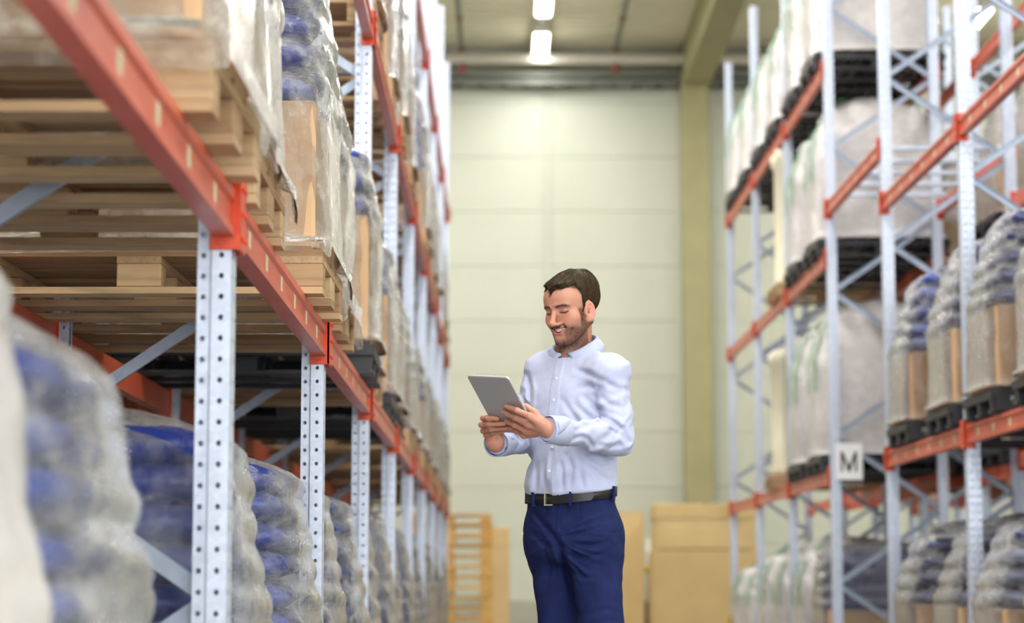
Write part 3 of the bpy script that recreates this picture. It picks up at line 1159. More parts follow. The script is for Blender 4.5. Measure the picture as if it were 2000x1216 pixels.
# ------------------------------------------------------------------ sculpting with distance fields
f32 = np.float32


def V(*a):
    return np.array(a, dtype=f32)


def sd_cone(p, a, b, r0, r1=None):
    r1 = r0 if r1 is None else r1
    a, b = np.asarray(a, f32), np.asarray(b, f32)
    d = b - a
    t = np.clip(((p - a) @ d) / max(1e-9, float(d @ d)), 0, 1)
    q = p - a - t[:, None] * d
    return np.sqrt((q * q).sum(1)) - (r0 + (r1 - r0) * t)


def sd_ell(p, c, r):
    q = p - np.asarray(c, f32)
    r = np.asarray(r, f32)
    k0 = np.sqrt(((q / r) ** 2).sum(1))
    k1 = np.sqrt(((q / (r * r)) ** 2).sum(1)) + 1e-9
    return k0 * (k0 - 1) / k1


def smin(a, b, k):
    h = np.maximum(k - np.abs(a - b), 0) / k
    return np.minimum(a, b) - h * h * k * 0.25


def smax(a, b, k):
    return -smin(-a, -b, k)


def sstep(a, b, x):
    t = np.clip((x - a) / (b - a), 0, 1)
    return t * t * (3 - 2 * t)


_rs = np.random.RandomState(7)
_tab = _rs.rand(32, 32, 32).astype(f32) * 2 - 1


def vnoise(p):
    i = np.floor(p).astype(np.int32)
    f = (p - i).astype(f32)
    f = f * f * (3 - 2 * f)
    i &= 31
    j = (i + 1) & 31
    x0, y0, z0 = i.T
    x1, y1, z1 = j.T
    fx, fy_, fz = f.T
    L = lambda a, b, t: a + (b - a) * t
    return L(L(L(_tab[x0, y0, z0], _tab[x1, y0, z0], fx), L(_tab[x0, y1, z0], _tab[x1, y1, z0], fx), fy_),
             L(L(_tab[x0, y0, z1], _tab[x1, y0, z1], fx), L(_tab[x0, y1, z1], _tab[x1, y1, z1], fx), fy_), fz)


def surface(fn, lo, hi, h):
    """surface-net mesh of fn < 0 inside the box lo..hi"""
    lo, hi = np.asarray(lo, float), np.asarray(hi, float)
    n = np.ceil((hi - lo) / h).astype(int) + 1
    ax = [lo[k] + h * np.arange(n[k]) for k in range(3)]
    # coarse pass picks the blocks near the surface
    B = 8
    F = np.full(n, 1.0, f32)
    cc = [np.arange(0, n[k], B) for k in range(3)]
    cx, cy, cz = np.meshgrid(*cc, indexing='ij')
    ctr = np.stack([lo[0] + h * (cx.ravel() + B / 2 - .5), lo[1] + h * (cy.ravel() + B / 2 - .5), lo[2] + h * (cz.ravel() + B / 2 - .5)], 1).astype(f32)
    d = fn(ctr)
    near = np.abs(d) < h * B * 1.35
    for (i, j, k), dd in zip(np.stack([cx.ravel(), cy.ravel(), cz.ravel()], 1)[~near], d[~near]):
        F[i:i + B, j:j + B, k:k + B] = 1.0 if dd > 0 else -1.0
    idx = np.stack([cx.ravel(), cy.ravel(), cz.ravel()], 1)[near]
    if len(idx):
        o = np.arange(B)
        ox, oy, oz = np.meshgrid(o, o, o, indexing='ij')
        off = np.stack([ox.ravel(), oy.ravel(), oz.ravel()], 1)
        g = (idx[:, None, :] + off[None]).reshape(-1, 3)
        g = g[(g < n).all(1)]
        for s in range(0, len(g), 400000):
            q = g[s:s + 400000]
            F[q[:, 0], q[:, 1], q[:, 2]] = fn((lo + h * q).astype(f32))
    neg = F < 0
    c = np.zeros(n - 1, np.int8)
    for a in (0, 1):
        for b in (0, 1):
            for e in (0, 1):
                c += neg[a:n[0] - 1 + a, b:n[1] - 1 + b, e:n[2] - 1 + e]
    cell = (c > 0) & (c < 8)
    ids = -np.ones(n - 1, np.int64)
    I = np.argwhere(cell)
    ids[cell] = np.arange(len(I))
    acc = np.zeros((len(I), 3))
    cnt = np.zeros(len(I))
    cor = [(a, b, e) for a in (0, 1) for b in (0, 1) for e in (0, 1)]
    for u in cor:
        for k in range(3):
            if u[k]:
                continue
            w = list(u)
            w[k] = 1
            f0 = F[I[:, 0] + u[0], I[:, 1] + u[1], I[:, 2] + u[2]]
            f1 = F[I[:, 0] + w[0], I[:, 1] + w[1], I[:, 2] + w[2]]
            m = (f0 < 0) != (f1 < 0)
            t = np.where(m, f0 / np.where(m, f0 - f1, 1), 0)
            P = np.tile(np.array(u, float), (len(I), 1))
            P[:, k] += t
            acc[m] += P[m]
            cnt[m] += 1
    vs = lo + h * (I + acc / cnt[:, None])
    fs = []
    for k in range(3):
        a, b = [(1, 2), (2, 0), (0, 1)][k]
        s0 = [slice(None)] * 3
        s1 = [slice(None)] * 3
        s0[k], s1[k] = slice(0, n[k] - 1), slice(1, n[k])
        m = neg[tuple(s0)] != neg[tuple(s1)]
        E_ = np.argwhere(m)
        ok = (E_[:, a] > 0) & (E_[:, b] > 0) & (E_[:, a] < n[a] - 1) & (E_[:, b] < n[b] - 1)
        E_ = E_[ok]
        inside = neg[E_[:, 0], E_[:, 1], E_[:, 2]]
        q = []
        for (da, db) in ((-1, -1), (0, -1), (0, 0), (-1, 0)):
            w = E_.copy()
            w[:, a] += da
            w[:, b] += db
            q.append(ids[w[:, 0], w[:, 1], w[:, 2]])
        q = np.stack(q, 1)
        q[~inside] = q[~inside][:, ::-1]
        fs.append(q)
    fs = np.concatenate(fs)
    return vs, fs


def np_mesh(name, vs, fs, mat, col=None, smooth=True):
    me = bpy.data.meshes.new(name)
    me.vertices.add(len(vs))
    me.vertices.foreach_set('co', np.asarray(vs, f32).ravel())
    me.loops.add(len(fs) * 4)
    me.loops.foreach_set('vertex_index', np.asarray(fs, np.int32).ravel())
    me.polygons.add(len(fs))
    me.polygons.foreach_set('loop_start', np.arange(0, len(fs) * 4, 4, dtype=np.int32))
    me.update(calc_edges=True)
    if smooth:
        me.polygons.foreach_set('use_smooth', np.ones(len(fs), bool))
    if col is not None:
        a = me.color_attributes.new('tone', 'FLOAT_COLOR', 'POINT')
        a.data.foreach_set('color', np.concatenate([col, np.ones((len(col), 1))], 1).astype(f32).ravel())
    me.materials.append(mat)
    return me


def lerp(a, b, t):
    return a + (b - a) * t


# ------------------------------------------------------------------ the man
MY = 7.2
G = lambda px, py, dy=0.0: np.array(at(px, py, MY + dy), dtype=f32)


def tone_mat(name, rough, sss=0.0, bump=0.0, bscale=200.0, spec=0.5, sheen=0.0):
    t = NT(name)
    a = t.n('ShaderNodeVertexColor', layer_name='tone')
    t.l(a.outputs['Color'], t.b.inputs['Base Color'])
    t.set(Roughness=rough)
    t.b.inputs['Specular IOR Level'].default_value = spec
    if sss:
        t.b.inputs['Subsurface Weight'].default_value = sss
        t.b.inputs['Subsurface Radius'].default_value = (1.0, .35, .2)
        t.b.inputs['Subsurface Scale'].default_value = 0.006
    if sheen:
        t.b.inputs['Sheen Weight'].default_value = sheen
    if bump:
        t.l(t.bump(t.noise(t.coord(), bscale, 3), bump, .002), t.b.inputs['Normal'])
    return t.m


M['skin'] = tone_mat('skin', 0.48, 0.12, 0.08, 500, 0.4)
M['hair'] = tone_mat('brown_hair', 0.55, 0, 0.3, 700, 0.2)


def cloth(name, c0, c1, scale, rough, weave=0.15, sheen=.1):
    t = NT(name)
    co = t.coord()
    t.l(t.ramp(t.noise(co, scale, 5, .6), [(0.3, c0), (0.7, c1)]), t.b.inputs['Base Color'])
    t.set(Roughness=rough)
    t.b.inputs['Sheen Weight'].default_value = sheen
    t.b.inputs['Specular IOR Level'].default_value = .2
    t.l(t.bump(t.noise(t.coord((1, 1, .3)), 900, 2), weave, .001), t.b.inputs['Normal'])
    return t.m


M['shirt'] = cloth('light_blue_shirt_cotton', lin(174, 180, 209), lin(183, 189, 215), 40, .85)
M['trousers'] = cloth('navy_twill', lin(20, 29, 70), lin(28, 38, 84), 18, .85, .25, .0)
M['belt'] = simple('black_leather', lin(17, 14, 17), .42, 0, .2, 40, .1, 300)
M['buckle'] = simple('brushed_buckle', lin(200, 196, 186), .3, .9, .05)
M['button'] = simple('pearl_button', lin(232, 232, 240), .25, 0, .02)
M['shoe'] = simple('brown_shoe_leather', lin(70, 44, 30), .35, 0, .1)
M['tooth'] = simple('tooth', lin(236, 228, 214), .3, 0, .02)
M['tablet'] = simple('brushed_aluminium', lin(184, 184, 186), .4, .45, .03, 3)
M['glass'] = simple('dark_screen_glass', lin(20, 22, 26), .08, 0, .02)
M['tablet_edge'] = simple('bright_aluminium_edge', lin(222, 222, 224), .25, .5, .02)

# body frame: he faces the aisle's left side, a little towards the camera
PHI = math.radians(36)
TL = V(math.cos(PHI), -math.sin(PHI), 0)          # his left
TF = V(-math.sin(PHI), -math.cos(PHI), 0)         # forward
UPV = V(0, 0, 1)

# ---- head
PSI, ALP, ROL = math.radians(41), math.radians(15), math.radians(1)
HF = V(-math.sin(PSI) * math.cos(ALP), -math.cos(PSI) * math.cos(ALP), -math.sin(ALP))
HL = V(math.cos(PSI), -math.sin(PSI), 0)
HU = np.cross(HF, HL).astype(f32) * -1
if HU[2] < 0:
    HU = -HU
HL, HU = (HL * math.cos(ROL) + HU * math.sin(ROL)).astype(f32), (HU * math.cos(ROL) - HL * math.sin(ROL)).astype(f32)
HO = G(1118, 598, -.03)
HS = 1.0


def head_local(p):
    q = (p - HO) / HS
    return np.stack([q @ HL, q @ HF, q @ HU], 1)


def head_world(l):
    l = np.asarray(l, f32).reshape(-1, 3) * HS
    return HO + l[:, :1] * HL + l[:, 1:2] * HF + l[:, 2:] * HU


NECK0 = G(1122, 640, .03)
NECK1 = G(1120, 700, .045)


def mouth_curve(ax):
    """height and depth of the lip line at |x| (smile: corners raised and set back)"""
    return -.0610 + 9.0 * ax ** 2 - .002, .0985 - 20.0 * ax ** 2


def head_base(q):
    m = np.stack([np.abs(q[:, 0]), q[:, 1], q[:, 2]], 1)
    d = sd_ell(q, (0, -.011, .034), (.0740, .094, .073))
    d = smin(d, sd_ell(q, (0, .036, -.022), (.060, .056, .085)), .035)
    d = smin(d, sd_ell(q, (0, .052, .035), (.058, .042, .045)), .03)
    return smin(d, sd_cone(m, (.051, .000, -.05), (.016, .070, -.097), .021, .019), .022)


def head_sdf_local(q):
    x, y, z = q.T
    ax = np.abs(x)
    m = np.stack([ax, y, z], 1)
    d = sd_ell(q, (0, -.011, .034), (.0740, .094, .073))
    d = smin(d, sd_ell(q, (0, .036, -.022), (.060, .056, .085)), .035)
    d = smin(d, sd_ell(q, (0, .052, .035), (.058, .042, .045)), .03)                      # forehead
    d = smin(d, sd_cone(m, (.051, .000, -.05), (.016, .070, -.097), .021, .019), .022)    # jaw
    d = smin(d, sd_ell(q, (0, .080, -.098), (.021, .0165, .017)), .018)                      # chin
    d = smin(d, sd_ell(m, (.042, .062, -.032), (.024, .022, .022)), .022)                  # cheekbone
    d = smin(d, sd_ell(m, (.033, .072, -.046), (.016, .017, .015)), .014)                  # smiling cheek
    d = smin(d, sd_cone(m, (.010, .0910, .0145), (.042, .078, .0135), .0090, .0070), .012)   # brow
    d = smin(d, sd_ell(q, (0, .073, -.068), (.034, .028, .028)), .018)                     # muzzle
    d = smax(d, -sd_ell(m, (.031, .1035, -.0005), (.0185, .0195, .0098)), .010)                # eye socket
    d = smin(d, sd_ell(m, (.031, .0770, -.0035), (.0150, .0130, .0110)), .004)               # lid over eyeball
    # nose
    nb = sd_cone(q, (0, .0905, .010), (0, .1165, -.036), .0075, .0095)
    nb = smin(nb, sd_ell(q, (0, .1165, -.040), (.0115, .0105, .0098)), .006)
    nb = smin(nb, sd_ell(m, (.0125, .1035, -.0445), (.0082, .0095, .0072)), .006)
    d = smin(d, nb, .008)
    d = smax(d, -sd_ell(m, (.0068, .109, -.0505), (.0036, .005, .0032)), .003)
    # lid crease, lash slit
    zc = .0005 - 4.0 * (ax - .031) ** 2 * 9
    d = smax(d, -(np.sqrt((np.maximum(np.abs(ax - .031) - .012, 0)) ** 2 + (y - .0925) ** 2 + (z - zc - .003) ** 2) - .0022), .002)
    # mouth: lips as tubes along the smile, slot between them
    zl, yl = mouth_curve(ax)
    over = np.maximum(ax - .029, 0)
    op = np.maximum(0, 1 - (ax / .028) ** 2)
    up = np.sqrt(over ** 2 + ((z - zl - .0045 * op - .001) / 1.0) ** 2 + (y - yl + .0035) ** 2) - .0045
    lo_ = np.sqrt(over ** 2 + ((z - zl + .0115 * op + .0012)) ** 2 + (y - yl + .002) ** 2) - .0058 * (0.6 + .4 * op)
    d = smin(d, up, .005)
    d = smin(d, lo_, .005)
    slot = np.maximum(np.sqrt(over ** 2 + (np.maximum(np.abs(z - zl + .0030 * op) - .0058 * op, 0)) ** 2) - .0011, np.abs(y - .089) - .018)
    d = smax(d, -slot, .0015)
    # crease beside the smile
    cr = sd_cone(m, (.019, .098, -.048), (.041, .073, -.063), .0022, .002)
    d = smax(d, -cr, .006)
    # under-lip hollow
    d = smax(d, -sd_ell(q, (0, .103, -.0825), (.016, .007, .005)), .008)
    # ears
    e = np.stack([ax - .0705, y - .009, z + .021], 1)
    # tilt the ear back, stand it off the head
    ey = e[:, 1] * .98 + e[:, 2] * .2
    ez = e[:, 2] * .98 - e[:, 1] * .2
    exx = e[:, 0] + ey * .34 - .003
    eq = np.stack([exx, ey, ez], 1)
    shape = np.sqrt((ey / .0165) ** 2 + ((ez + .001 - .004 * (ey > 0)) / .0300) ** 2)
    rim = np.sqrt(((shape - .86) * .0185) ** 2 + (exx - .003) ** 2) - .0042
    plate = np.maximum(np.abs(exx) - .0025, (shape - .9) * .018)
    lobe = sd_ell(eq, (0, .005, -.027), (.005, .008, .009))
    tr = sd_ell(eq, (.002, .0135, -.006), (.0045, .004, .006))
    anti = np.sqrt(((np.sqrt(((ey + .001) / .010) ** 2 + ((ez + .002) / .018) ** 2) - .86) * .011) ** 2 + (exx - .0015) ** 2) - .0028
    ear = smin(smin(plate, rim, .004), lobe, .006)
    ear = smin(ear, anti, .003)
    ear = smax(ear, -sd_ell(eq, (.006, .003, -.005), (.0075, .0075, .011)), .003)
    ear = smin(ear, tr, .004)
    d = smin(d, ear, .007)
    return d * .9


def neck_sdf(p):
    d = sd_cone(p, NECK0, NECK1, .057, .064)
    d = smin(d, sd_cone(p, G(1139, 634, .01), G(1106, 700, -.012), .012, .012), .03)     # neck muscle
    d = smin(d, sd_ell(p, G(1103, 686, -.018), (.010, .010, .014)), .02)               # larynx
    return d


def head_sdf(p):
    q = head_local(p)
    return smin(head_sdf_local(q) * HS, neck_sdf(p), .022)


def head_tone(p):
    q = head_local(p)
    x, y, z = q.T
    ax = np.abs(x)
    n = vnoise(q * 60) * .5 + vnoise(q * 130) * .3
    c = np.tile(np.array(lin(190, 136, 114)[:3]), (len(q), 1))
    mixc = lambda c, k, w: c + (np.array(k[:3]) - c) * np.clip(w, 0, 1)[:, None]
    c = mixc(c, lin(200, 122, 100), .35 * np.exp(-((ax - .042) / .02) ** 2 - ((z + .03) / .02) ** 2) * (y > .03))
    c = mixc(c, lin(208, 128, 112), .6 * np.exp(-(ax / .014) ** 2 - ((z + .042) / .012) ** 2) * (y > .09))
    c = mixc(c, lin(214, 136, 116), .5 * sstep(.066, .078, ax) * (y < .03) * (z < .03))
    c = mixc(c, lin(196, 138, 116), .5 * sstep(-.10, -.14, z))
    # beard: jaw line, chin, moustache, sideburn
    zl, yl = mouth_curve(ax)
    stub = vnoise(np.stack([x * 420, y * 420, z * 200], 1)) * .5 + .5
    jaw = sstep(-.055, -.082, z - .62 * (.055 - y) * (y > -.02) - .008 * n)                  # lower face
    chin_clear = np.exp(-(ax / .014) ** 2 - ((z + .097) / .010) ** 2)
    side = sstep(.045, .056, ax + .004 * n) * sstep(.020, .008, np.abs(y - .036 - .15 * (z + .03))) * sstep(.004, -.010, z) * (z > -.1)
    lowc = sstep(-.045, -.064, z + .35 * (ax - .04)) * sstep(.012, .03, ax)
    mous = np.exp(-((z + .0505 - 4 * ax ** 2) / .0060) ** 2) * sstep(.036, .028, ax) * (y > .05)
    goat = np.exp(-((ax - .036) / .008) ** 2) * sstep(-.056, -.066, z) * (y > .03)
    under = sstep(-.098, -.112, z) * (y > -.03) * sstep(-.2, -.15, z)
    b = np.maximum.reduce([jaw * .92, side * .92, lowc * .85, mous * .95, goat * .9, under * .95])
    onear = (ax > .066) & (y < .033) & (z > -.056)
    b = np.where(onear, 0, b)
    b = b * (1 - .6 * chin_clear) * (.68 + .32 * stub) * (y > -.025 + 0 * y)
    b *= 1 - sstep(-.13, -.17, z)
    b *= sstep(-.012, .004, neck_sdf(p))
    c = mixc(c, lin(62, 40, 30), b * .95)
    # lips
    op = np.maximum(0, 1 - (ax / .028) ** 2)
    lipm = np.exp(-((z - zl + .0128 * op + .001) / .0048) ** 2) * sstep(.031, .025, ax) * (y > .075)
    lipu = np.exp(-((z - zl - .0052 * op - .0005) / .0028) ** 2) * sstep(.031, .025, ax) * (y > .075)
    c = mixc(c, lin(206, 112, 112), lipm)
    c = mixc(c, lin(176, 96, 90), lipu * .9)
    # mouth inside
    ins = (np.abs(z - zl + .0030 * op) < .0062 * op + .0006) & (ax < .030) & (y < yl - .0035) & (y > .06)
    c[ins] = lin(92, 36, 34)[:3]
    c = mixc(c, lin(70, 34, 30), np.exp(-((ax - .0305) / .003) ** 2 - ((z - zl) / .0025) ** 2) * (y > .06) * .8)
    # brows
    bz = .0130 + .0025 * sstep(.008, .03, ax) - .005 * sstep(.036, .054, ax)
    brow = np.exp(-((z - bz) / .0048) ** 4) * sstep(.008, .014, ax) * sstep(.056, .046, ax) * (y > .05)
    c = mixc(c, lin(66, 44, 34), brow * (.75 + .25 * stub))
    # lashes under the lowered lid, faint lid shade
    lz = -.0088 + 16 * (ax - .031) ** 2
    lash = np.exp(-((z - lz) / .0030) ** 2) * sstep(.018, .014, np.abs(ax - .031)) * (y > .06)
    c = mixc(c, lin(40, 24, 20), lash * .95)
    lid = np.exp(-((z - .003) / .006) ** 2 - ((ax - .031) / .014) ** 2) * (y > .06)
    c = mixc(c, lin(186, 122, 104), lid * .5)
    return c


# ---- hair
def hair_cut(q, s):
    """> 0 where there is no hair: forehead, temples, face, ears, below the nape"""
    x, y, z = q.T
    ax = np.abs(x)
    front = .069 - .010 * np.exp(-((x + .004) / .011) ** 2) + .006 * np.exp(-((x + .024) / .010) ** 2) + .003 * s
    temple_y = .036 + .05 * np.maximum(.03 - z, 0) - .10 * np.maximum(.066 - z, 0) + .003 * s            # hair lies behind this line at the temple
    low = np.where(y > .020, -.016, np.where(y > -.004, .004, np.where(y > -.030, -.012, -.070))) + .002 * s
    top = np.where(y > temple_y, front - z, -1.0)
    a = np.where(z > .056, top, np.maximum(y - temple_y, low - z))
    a = np.where((z <= .078) & (z > .056) & (ax < .05) & (y > .02), np.maximum(a, front - z), a)
    return np.clip(a, -.02, .02)


def hair_sdf(p):
    q = head_local(p)
    x, y, z = q.T
    ax = np.abs(x)
    base = head_base(q)
    # thickness: long on top and at the crown, short at the sides and nape
    th = .0045 + .006 * sstep(.03, .10, z) + .004 * sstep(.0, .06, -y)
    th = th + .004 * sstep(.05, .09, y) * sstep(.05, .08, z)
    # strands: ridges that run from the crown swirl forward and down
    cx, cy = x - .012, y + .055
    ang = np.arctan2(cx, cy + 1e-6)
    rad = np.sqrt(cx * cx + cy * cy + .3 * (z - .11) ** 2)
    s = vnoise(np.stack([ang * 16, rad * 26, z * 14], 1)) + .6 * vnoise(np.stack([ang * 38, rad * 40, z * 24], 1))
    tuft = vnoise(q * 34)
    th = th + (.0022 * s + .002 * tuft) * (0.35 + .65 * sstep(.02, .08, z))
    cut = hair_cut(q, s)
    th = th * np.clip(-cut / .016, .12, 1)
    d = base - th
    # crown tuft
    d = smin(d, sd_ell(q, (.020, -.058, .098), (.022, .018, .013)) - .0025 * s, .012)
    return smax(d, cut, .004)


def hair_tone(p):
    q = head_local(p)
    x, y, z = q.T
    cx, cy = x - .012, y + .055
    ang = np.arctan2(cx, cy + 1e-6)
    rad = np.sqrt(cx * cx + cy * cy + .3 * (z - .11) ** 2)
    s = vnoise(np.stack([ang * 30, rad * 22, z * 14], 1)) * .6 + vnoise(np.stack([ang * 80, rad * 40, z * 24], 1)) * .6
    t = np.clip(.5 + .55 * s, 0, 1)[:, None]
    return np.array(lin(34, 25, 18)[:3]) * (1 - t) + np.array(lin(74, 57, 38)[:3]) * t


# ---- tablet (held): top-left, top-right, bottom-left corners of its back face
TC = np.array(at(982, 790, MY - .27), f32)
E1 = V(.131, -.108, -.016)
E1 = E1 / np.linalg.norm(E1)
E2 = V(.081, .153, -.165)
E2 = E2 - E1 * (E2 @ E1)
E2 = E2 / np.linalg.norm(E2)
TN = np.cross(E1, E2)
TN = (TN / np.linalg.norm(TN)).astype(f32)
if TN[2] < 0:
    TN = -TN                                          # screen side
TW, TH, TT = .169, .240, .0075


def onback(px, py, off):
    """point seen at a pixel, off metres in front of the tablet's back face (towards the camera)"""
    o = np.array(cam.location, float)
    d = np.array(at(px, py, 7.0), float) - o
    c = TC - TN * (TT / 2 + off)
    t = ((c - o) @ TN) / (d @ TN)
    return (o + d * t).astype(f32)


# ---- arms (joint positions)
SHL, SHR = G(1197, 731, -.115), G(1059, 728, .11)
ELL = G(1206, 855, -.135)
WRL = onback(1076, 839, .012)
ELR = G(1014, 856, .07)
WRR = onback(968, 866, .012)
"""hands: per finger the joints from knuckle to tip with radii"""
LEFT_FINGERS = [
    [onback(1035, 813, .026), onback(1010, 801.5, .022), onback(998, 797, .013), onback(988, 793.5, .0085)],
    [onback(1032, 828, .030), onback(1008, 816, .025), onback(994, 809, .014), onback(983, 804, .0085)],
    [onback(1028, 841, .029), onback(1006, 830, .024), onback(996, 825.5, .014), onback(989, 822.5, .009)],
    [onback(1023, 850, .026), onback(1009, 842, .019), onback(1002, 838, .013), onback(996, 835, .0095)],
]
LEFT_THUMB = [onback(1058, 826, .010), onback(1045, 806, -.010), onback(1028, 794, -.027), onback(1008, 792, -.0165)]
RIGHT_FINGERS = [
    [onback(955, 822, -.030), onback(944, 816, -.004), onback(952, 815.5, .014), onback(971, 817.5, .0085)],
    [onback(953, 832, -.024), onback(940.5, 829, .004), onback(955, 828, .017), onback(985, 827.5, .0095)],
    [onback(954, 843, -.018), onback(944, 841, .006), onback(960, 838.5, .017), onback(991, 836.5, .0095)],
    [onback(957, 851, -.008), onback(949, 849.5, .008), onback(963, 846, .014), onback(982, 843, .010)],
]
RIGHT_THUMB = [onback(972, 855, -.012), onback(972, 838, -.030), onback(978, 826, -.0255), onback(986, 812, -.0165)]


def hand_sdf(p, W, fingers, thumb, elbow):
    w2 = W + (elbow - W) * .35
    d = sd_cone(p, w2, W, .030, .0255)
    palm = None
    for i, ch in enumerate(fingers):
        b = W + (ch[0] - W) * .12
        q = sd_cone(p, b, ch[0], .0165, (.0125, .0128, .012, .011)[i])
        palm = q if palm is None else smin(palm, q, .014)
    d = smin(d, palm, .02)
    d = smin(d, sd_cone(p, W + (thumb[0] - W) * .3, thumb[0], .018, .0165), .018)
    d = smin(d, sd_cone(p, thumb[0], thumb[1], .0155, .0115), .010)
    d = smin(d, sd_cone(p, thumb[1], thumb[2], .0105, .0095), .006)
    d = smin(d, sd_cone(p, thumb[2], thumb[3], .0095, .0082), .005)
    for i, ch in enumerate(fingers):
        r = (.0092, .0094, .0089, .0078)[i]
        fd = smin(sd_cone(p, ch[0], ch[1], r * 1.12, r), sd_cone(p, ch[1], ch[2], r, r * .9), .004)
        fd = smin(fd, sd_cone(p, ch[2], ch[3], r * .9, r * .8), .003)
        for k in (0, 1):
            fd = smin(fd, np.sqrt(((p - ch[k]) ** 2).sum(1)) - r * (1.12 if k == 0 else 1.06), .004)
        # web: blends into the palm only near the knuckle, stays apart from its neighbours
        near = np.sqrt(((p - ch[0]) ** 2).sum(1))
        kk = .010 * np.clip(1 - near / .03, .12, 1)
        h = np.maximum(kk - np.abs(d - fd), 0) / kk
        d = np.minimum(d, fd) - h * h * kk * .25
    return d


def hand_tone(p, fingers):
    c = np.tile(np.array(lin(194, 138, 116)[:3]), (len(p), 1))
    for ch in fingers:
        for k, s, w in ((0, .011, .35), (1, .009, .35), (3, .009, .5)):
            r = ((p - ch[k]) ** 2).sum(1)
            ww = (w * np.exp(-r / s ** 2))[:, None]
            c = c * (1 - ww) + np.array(lin(214, 132, 110)[:3]) * ww
    n = vnoise(p * 90)[:, None]
    return c * (1 + .05 * n)


# ---- torso, shirt
WAIST = G(1115, 958, .0)
CHEST = G(1124, 790, .02)
NECKB = G(1123, 690, .045)
ZS = [(.98, .148, .108, 0), (1.06, .149, .108, 0), (1.09, .155, .113, .003), (1.13, .154, .112, .004), (1.20, .149, .107, .002), (1.28, .151, .108, 0),
      (1.36, .157, .112, .006), (1.42, .160, .110, .006), (1.46, .145, .100, 0), (1.49, .115, .088, 0), (1.515, .085, .076, 0), (1.55, .066, .066, 0)]


def smooth_table(T, width=.05):
    T = np.array(T, float)
    zz = np.arange(T[0, 0] - .1, T[-1, 0] + .1, .005)
    w = int(width / .005)
    ker = np.hanning(2 * w + 1)
    ker /= ker.sum()
    cols = [zz]
    for k in range(1, T.shape[1]):
        c = np.interp(zz, T[:, 0], T[:, k])
        cols.append(np.convolve(np.pad(c, w, mode='edge'), ker, 'valid'))
    return np.stack(cols, 1)


_tabs = {}


def tab(T):
    k = id(T)
    if k not in _tabs:
        _tabs[k] = (smooth_table(T), T)
    return _tabs[k][0]


_axis = []


def axis_at(z):
    if not _axis:
        zz = np.arange(.2, 2.2, .005)
        X, Y = axis_raw(zz)
        ker = np.hanning(41)
        ker /= ker.sum()
        _axis.extend([zz, np.convolve(np.pad(X, 20, mode='edge'), ker, 'valid'), np.convolve(np.pad(Y, 20, mode='edge'), ker, 'valid')])
    return np.interp(z, _axis[0], _axis[1]), np.interp(z, _axis[0], _axis[2])


def axis_raw(z):
    zz = np.array([WAIST[2] - .4, WAIST[2], CHEST[2], NECKB[2], NECKB[2] + .3])
    d = NECKB - CHEST
    up = NECKB + d / d[2] * .3
    X = np.array([WAIST[0], WAIST[0], CHEST[0], NECKB[0], up[0]])
    Y = np.array([WAIST[1], WAIST[1], CHEST[1], NECKB[1], up[1]])
    return np.interp(z, zz, X), np.interp(z, zz, Y)


def loft(p, T, grow=0.0):
    z = p[:, 2]
    T = tab(T)
    a = np.interp(z, T[:, 0], T[:, 1]) + grow
    b = np.interp(z, T[:, 0], T[:, 2]) + grow
    o = np.interp(z, T[:, 0], T[:, 3])
    cx, cy = axis_at(z)
    qx, qy = p[:, 0] - cx, p[:, 1] - cy
    l = qx * TL[0] + qy * TL[1]
    f = qx * TF[0] + qy * TF[1] - o
    k = (np.abs(l / a) ** 2.15 + np.abs(f / b) ** 2.15) ** (1 / 2.15)
    return (k - 1) * np.minimum(a, b), l, f


def arm_sdf(p, sh, el, wr, r):
    d = sd_cone(p, sh, el, r[0], r[1])
    e = el + (wr - el) * 1.0
    return smin(d, sd_cone(p, el, e, r[1], r[2]), .03)


def torso_sdf(p, grow=0.0):
    d, l, f = loft(p, ZS, grow)
    sh = sd_cone(p, SHL + UPV * .0 - TL * .02, NECKB + V(0, 0, -.044) + TL * .035, .050 + grow, .052 + grow)
    sh = np.minimum(sh, sd_cone(p, SHR + TL * .02, NECKB + V(0, 0, -.044) - TL * .035, .050 + grow, .052 + grow))
    d = smin(d, sh, .05)
    return d, l, f


CUFL = ELL + (WRL - ELL) * 1.04
CUFR = ELR + (WRR - ELR) * .97


def folds(p, d0, sx, sy, sz, amp, sharp=1.0):
    n = vnoise(np.stack([p @ sx, p @ sy, p @ sz], 1))
    return amp * (1 - np.abs(n) ** sharp * 2)


def to_px(p):
    q = p - np.array(cam.location, f32)
    c, s_ = math.cos(YAW), math.sin(YAW)
    x, y = c * q[:, 0] - s_ * q[:, 1], s_ * q[:, 0] + c * q[:, 1]
    c, s_ = math.cos(PITCH), math.sin(PITCH)
    d, v = c * y + s_ * q[:, 2], -s_ * y + c * q[:, 2]
    return 1000 + F_PX * x / d, 608 - F_PX * v / d


